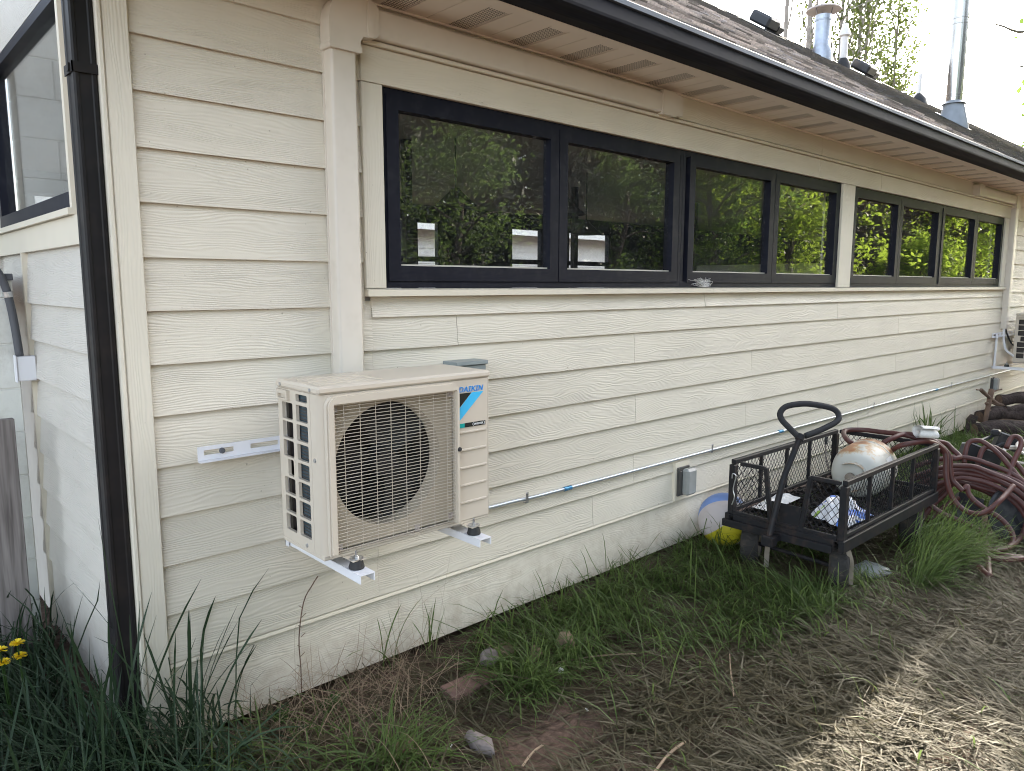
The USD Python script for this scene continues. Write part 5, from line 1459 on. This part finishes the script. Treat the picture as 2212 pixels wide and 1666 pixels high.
clump(.66, -.62, 130, .14, .30, .004, .06, 'bright green tuft in the foreground clippings', 'grass_green', .6, azc=-.3, azs=1.0, curve=1.0, wall=False)
clump(4.12, -1.20, 420, .22, .48, .005, .12, 'tall leaning green grass clump beside the cart wheel', 'grass_green', .5, azc=-1.2, azs=.5, curve=.9, wall=False)
clump(3.72, -1.28, 260, .16, .34, .0045, .06, 'pale green flattened grass clump before the cart', 'grass_green', .7, azc=-.7, azs=.6, curve=.9, wall=False)
clump(4.5, -1.28, 260, .16, .34, .0045, .12, 'green grass clump under the red hose', 'grass_green', .5, curve=.9, wall=False)
clump(3.0, -1.0, 260, .10, .26, .0045, .10, 'dense green grass clump before the cart handle', 'grass_green', .6, curve=1.0, wall=False)

# dry stems by the wall under the unit
n_ = 520
cx_ = np.concatenate([rng.normal(.62, .20, n_ - 140), rng.normal(.95, .14, 140)])
cy_ = -np.abs(rng.normal(.20, .13, n_)) - .03
base = np.stack([cx_, cy_, ground_z(cx_, cy_)], 1)
v, f = blades(base, rng.gamma(4, .06, n_) + .08, rng.uniform(.0012, .0024, n_), np.abs(rng.normal(.95, .45, n_)), rng.uniform(0, 2 * PI, n_), rng.normal(1.2, .9, n_), 9, .8)
v[:, 1] = np.minimum(v[:, 1], -.014)
v[:, 2] = np.maximum(v[:, 2], ground_z(v[:, 0], v[:, 1]) + .002)
obj('dry_stems', (v, f), 'straw', label='dry straw-coloured stems tangled below the outdoor unit', cat='dry grass', kind='stuff')
# one dead weed stalk against the siding
t = thing('dead_weed', 'thin dead weed stalk standing against the base board', 'weed', (.62, -.05, -.06))
obj('stalk', tube(catmull([(.60, -.05, -.07), (.605, -.045, .08), (.60, -.05, .22), (.625, -.05, .36), (.665, -.05, .42), (.69, -.05, .45)], 4), .0025, 5), 'twig', t)
obj('twig', cat([tube([(.60 + .003 * k, -.048, .1 + .04 * k), (.60 + .003 * k + (.016 if k % 2 else -.016), -.055, .115 + .04 * k)], .0013, 4) for k in range(7)]), 'twig', t)
# low leafy weeds
for k, (wx, wy, lb_) in enumerate(((.47, -.12, 'small lobed green weed in front of the base board'), (.66, -.18, 'leafy green weed among the dry stems'), (1.62, -.10, 'yellow green leafy weed at the edge of the grass'))):
    n_ = 46
    px_ = np.stack([wx + rng.normal(0, .022, n_), np.minimum(wy + rng.normal(0, .02, n_), -.03), ground_z(wx, wy) + .02 + np.abs(rng.normal(0, .022, n_))], 1)
    obj('weed', quads(n_, px_, .032, .4, .7), 'leaf_weed', label=lb_, cat='weed', group='leafy weeds by the base board')
# dandelions
for k, (dx_, dy_, dz_, lb_) in enumerate(((-.271, .3, .365, 'yellow dandelion flower, highest of the four'), (-.268, .3, .316, 'yellow dandelion flower, lower right of the four'), (-.316, .3, .31, 'yellow dandelion flower, lowest at the picture edge'), (-.322, .3, .356, 'yellow dandelion flower, upper left and half cut off'))):
    t = thing('dandelion', lb_, 'flower', (dx_, dy_, -.06), group='yellow dandelions by the fence board')
    n_ = 70
    th = rng.uniform(0, 2 * PI, n_); el = rng.uniform(0, 1.2, n_)
    dd = np.stack([np.cos(th) * np.cos(el), np.sin(th) * np.cos(el), np.sin(el) * .6], 1)
    c = np.array([dx_, dy_, dz_])
    e = np.stack([-np.sin(th), np.cos(th), 0 * th], 1) * .0028
    V = np.stack([c + dd * .004 - e, c + dd * .004 + e, c + dd * .024 + e * .8, c + dd * .024 - e * .8], 1).reshape(-1, 3)
    b = np.arange(n_)[:, None] * 4
    obj('petals', (V, np.hstack([b, b + 1, b + 2, b + 3])), 'dandelion', t)
    obj('stem', tube(catmull([(dx_ + .03, dy_ + .02, -.08), (dx_ + .01, dy_, .12), (dx_, dy_, dz_ - .002)], 4), .003, 5), 'leaf_weed', t)


# ------------------------------------------------------------------ trees
def limb(P, r0, r1, k=5, n=7):
    C = catmull(P, k)
    return tube(C, np.linspace(r0, r1, len(C)), n)


def tree(name, label, x, y, h, rad, leaf, nleaf, size, seed, bark='bark', low=.15, catg='tree', nl=26, shape=.8, group=None, cl=.16, zmax=1e9, ymax=1e9):
    g = np.random.default_rng(seed)
    t = thing(name, label, catg, (x, y, -.1), group=group)
    top = np.array([x + g.normal(0, .15), y + g.normal(0, .15), h * .97])
    trunk = np.array([(x, y, -.2), (x + g.normal(0, .05), y + g.normal(0, .05), h * .35), (x + g.normal(0, .1), y + g.normal(0, .1), h * .7), top])
    C = catmull(trunk, 6)
    limbs, tips = [tube(C, np.linspace(h * .022, h * .004, len(C)), 8)], []
    for i in range(nl):
        q = low + (1 - low) * (i + g.uniform(0, 1)) / nl
        p0 = C[min(int(q * (len(C) - 1)), len(C) - 1)]
        r = rad * max(math.sin(PI * min(1, (q - low) / (1 - low) * .85 + .12)), .12) ** shape * g.uniform(.75, 1.15)
        a_ = i * 2.4 + g.normal(0, .3)
        p2 = p0 + np.array([math.cos(a_) * r, math.sin(a_) * r, r * g.uniform(.1, .6)])
        p1 = (p0 + p2) / 2 + np.array([0, 0, r * .12])
        limbs.append(limb([p0, p1, p2], h * .007, h * .0015, 4, 5))
        for s_ in (.4, .6, .8, .95, 1.05):
            tips.append(p0 * (1 - s_) + p2 * s_ + g.normal(0, .05 * rad, 3))
            for _ in range(2):
                tips.append(tips[-1] + g.normal(0, cl * rad, 3))
    obj('trunk', cat(limbs), bark, t, smooth=True)
    tips = np.array(tips)
    c = tips[g.integers(0, len(tips), nleaf)]
    px_ = c + g.normal(0, cl * .55 * rad, (nleaf, 3))
    px_[:, 2] = np.maximum(px_[:, 2], .05)
    px_ = px_[(px_[:, 2] < zmax) & (px_[:, 1] < ymax)]; nleaf = len(px_)
    obj('crown', quads(nleaf, px_, size, .7, .6), leaf, t)


# trees opposite the windows (seen as reflections; they also shade the yard)
tree('leafy_shrub', 'tall grey green shrub opposite the first window, seen reflected', 5.9, -5.6, 3.7, 1.15, 'leaf_shrub', 6500, .085, 1, low=.05, nl=34, catg='shrub')
tree('leafy_shrub', 'slender green shrub opposite the second window, seen reflected', 9.9, -6.0, 4.1, .8, 'leaf_shrub', 3600, .085, 2, low=.05, nl=30, catg='shrub')
tree('leafy_tree', 'broad bright green tree opposite the fourth window, seen reflected', 15.6, -5.6, 6.0, 1.8, 'leaf_bright', 11000, .13, 3, low=.05, nl=42)
tree('leafy_tree', 'green tree opposite the third window, seen reflected', 13.0, -6.0, 5.0, 1.4, 'leaf_maple', 8000, .10, 4, low=.08, nl=34)
tree('red_tree', 'dark reddish tree opposite the fifth window, seen reflected', 24.5, -7.2, 8.5, 3.0, 'leaf_red', 17000, .12, 5, low=.03, nl=44, shape=.6)
tree('leafy_tree', 'bright yellow green tree opposite the last windows, seen reflected', 25.8, -4.9, 5.8, 2.4, 'leaf_bright', 15000, .15, 6, low=.05, nl=42)
tree('leafy_tree', 'bright green maple opposite the sixth window, seen reflected', 20.4, -4.4, 2.7, 1.1, 'leaf_bright', 5000, .13, 7, low=.05, nl=28)
tree('leafy_tree', 'large dark green tree standing far across the yard', 24., -15., 11., 5.0, 'leaf_dark', 13000, .28, 8, low=.05, nl=46)
tree('leafy_tree', 'large dark conifer-like tree across the yard behind the shrubs', 9., -15., 10., 5., 'leaf_dark', 14000, .28, 9, low=.05, nl=46)
tree('leafy_tree', 'tall dark tree far across the yard behind the maple', 16., -17., 11., 4.6, 'leaf_dark', 13000, .28, 10, low=.05, nl=46)
tree('leafy_tree', 'green tree across the yard behind the photographer', 0., -13., 9., 4.5, 'leaf_shrub', 14000, .28, 11, low=.05, nl=40)
tree('shade_tree', 'leafy tree beyond the right edge shading the yard', 14.6, .12, 7.0, 1.0, 'leaf_maple', 12500, .13, 12, low=.55, nl=60, shape=.2, cl=.2, zmax=6.37, ymax=.95)


# dense hedge along the far side of the yard (seen reflected behind the shrubs)
t = thing('hedge', 'long dense dark hedge along the far side of the yard, seen reflected', 'hedge', (14, -11.5, -.1))
n_ = 50000
hx, hy = rng.uniform(-3, 58, n_), -11.5 + rng.normal(0, .5, n_)
hz = rng.uniform(0, 1, n_) * (6.4 + 1.6 * (nz(hx, hy * 0, .5, 91) - .5) * 2)
obj('foliage', quads(n_, np.stack([hx, hy, hz], 1), .34, .8, .8), 'leaf_dark', t)
obj('stems', cat([tube([(q, -11.5, -.2), (q + .1, -11.45, 3.4)], .05, 5) for q in np.arange(-3, 58, 1.2)]), 'bark', t)


# poplars behind the house
def poplar(x, y, h, rad, nleaf, seed, label, leaf=True, z_low=.15):
    g = np.random.default_rng(seed)
    t = thing('poplar_tree', label, 'poplar', (x, y, -.1), group='poplars behind the roof')
    ms, tips = [], []
    C = catmull([(x, y, -.2), (x + g.normal(0, .1), y, h * .5), (x + g.normal(0, .2), y, h)], 10)
    ms.append(tube(C, np.linspace(.13, .02, len(C)), 7))
    nl = 34 if leaf else 12
    for i in range(nl):
        q = z_low + (1 - z_low) * i / nl
        p0 = C[int(q * (len(C) - 1))]
        a_ = i * 2.4
        L_ = h * (.28 if leaf else .2) * (1 - q * .7)
        r = rad * g.uniform(.5, 1.0)
        p1 = p0 + np.array([math.cos(a_) * r * .7, math.sin(a_) * r * .7, L_ * .35])
        p2 = p0 + np.array([math.cos(a_) * r, math.sin(a_) * r, L_])
        ms.append(limb([p0, p1, p2], .035, .008, 4, 5))
        for s_ in np.linspace(.15, 1.05, 7):
            tips.append((p0 * (1 - s_) ** 2 + 2 * p1 * s_ * (1 - s_) + p2 * s_ ** 2) + g.normal(0, .09, 3))
    obj('trunk', cat(ms), 'bark_pale', t, smooth=True)
    if leaf:
        tips = np.array(tips)
        c = tips[g.integers(0, len(tips), nleaf)]
        obj('crown', quads(nleaf, c + g.normal(0, .16, (nleaf, 3)) * [1, 1, 1.8], .125, 1.2, .8), 'leaf_poplar', t)


poplar(21.1, 9, 15, .35, 0, 1, 'bare thin poplar, left of the two bare ones', False)
poplar(22.6, 9, 15, .40, 0, 2, 'bare thin poplar, right of the two bare ones', False)
poplar(23.6, 9.4, 13.5, .55, 1600, 3, 'sparse poplar just left of the metal chimney')
poplar(24.9, 9.0, 14.5, .6, 1800, 4, 'sparse poplar directly behind the metal chimney')
poplar(26.4, 9.0, 15.5, .75, 3400, 5, 'tall leafy poplar behind the cone-topped pipe')
poplar(27.6, 9.4, 15.0, .8, 4000, 6, 'tallest leafy poplar right of the cone-topped pipe')
poplar(29.4, 9.0, 12.0, .8, 4200, 7, 'leafy poplar nearest to the tall flue')
poplar(31.0, 9.6, 9.6, .6, 1500, 8, 'short poplar behind the thin plain pipe')
tree('leafy_tree', 'small dark tree peeping over the far end of the roof', 41.5, 8.0, 8.3, 1.5, 'leaf_shrub', 2200, .2, 31, low=.4, nl=18)
# bare branch reaching in from the right
t = thing('bare_tree', 'bare pale branches reaching in at the top right sky', 'tree', (15.6, -.2, 0))
bt = [limb([(15.6, -.2, -.2), (15.5, -.1, 3.5), (15.2, .1, 5.6), (15.1, .3, 7.5)], .10, .02, 6, 7),
      limb([(15.2, .1, 5.4), (14.3, .7, 5.75), (13.78, 1.0, 5.61), (13.2, 1.0, 5.5), (12.71, 1.0, 5.45), (12.3, 1.0, 5.40), (11.92, 1.0, 5.44)], .03, .004, 5, 6),
      limb([(15.2, .1, 4.6), (14.6, .6, 4.95), (13.9, 1.0, 5.1), (13.2, 1.0, 4.9)], .02, .003, 5, 6), limb([(15.2, .1, 4.0), (14.6, .6, 4.3), (14.1, .9, 4.4), (13.7, 1.0, 4.3)], .018, .003, 5, 6)]
for k in range(26):
    s_ = rng.uniform(0, 1)
    p0 = np.array([13.9, 1, 5.63]) * (1 - s_) + np.array([11.95, 1, 5.43]) * s_
    bt.append(tube([p0, p0 + rng.normal(0, .06, 3) + [0, 0, .02]], .003, 4))
obj('trunk', cat(bt), 'bark_pale', t, smooth=True)
# overhead wire
obj('overhead_wire', tube(catmull([(17., 7.2, 7.2), (19.56, 8.0, 8.42), (24.7, 8.0, 10.59), (32., 7.0, 13.8)], 6), .012, 5), 'cable', label='thin dark overhead wire crossing the sky behind the chimney', cat='wire')
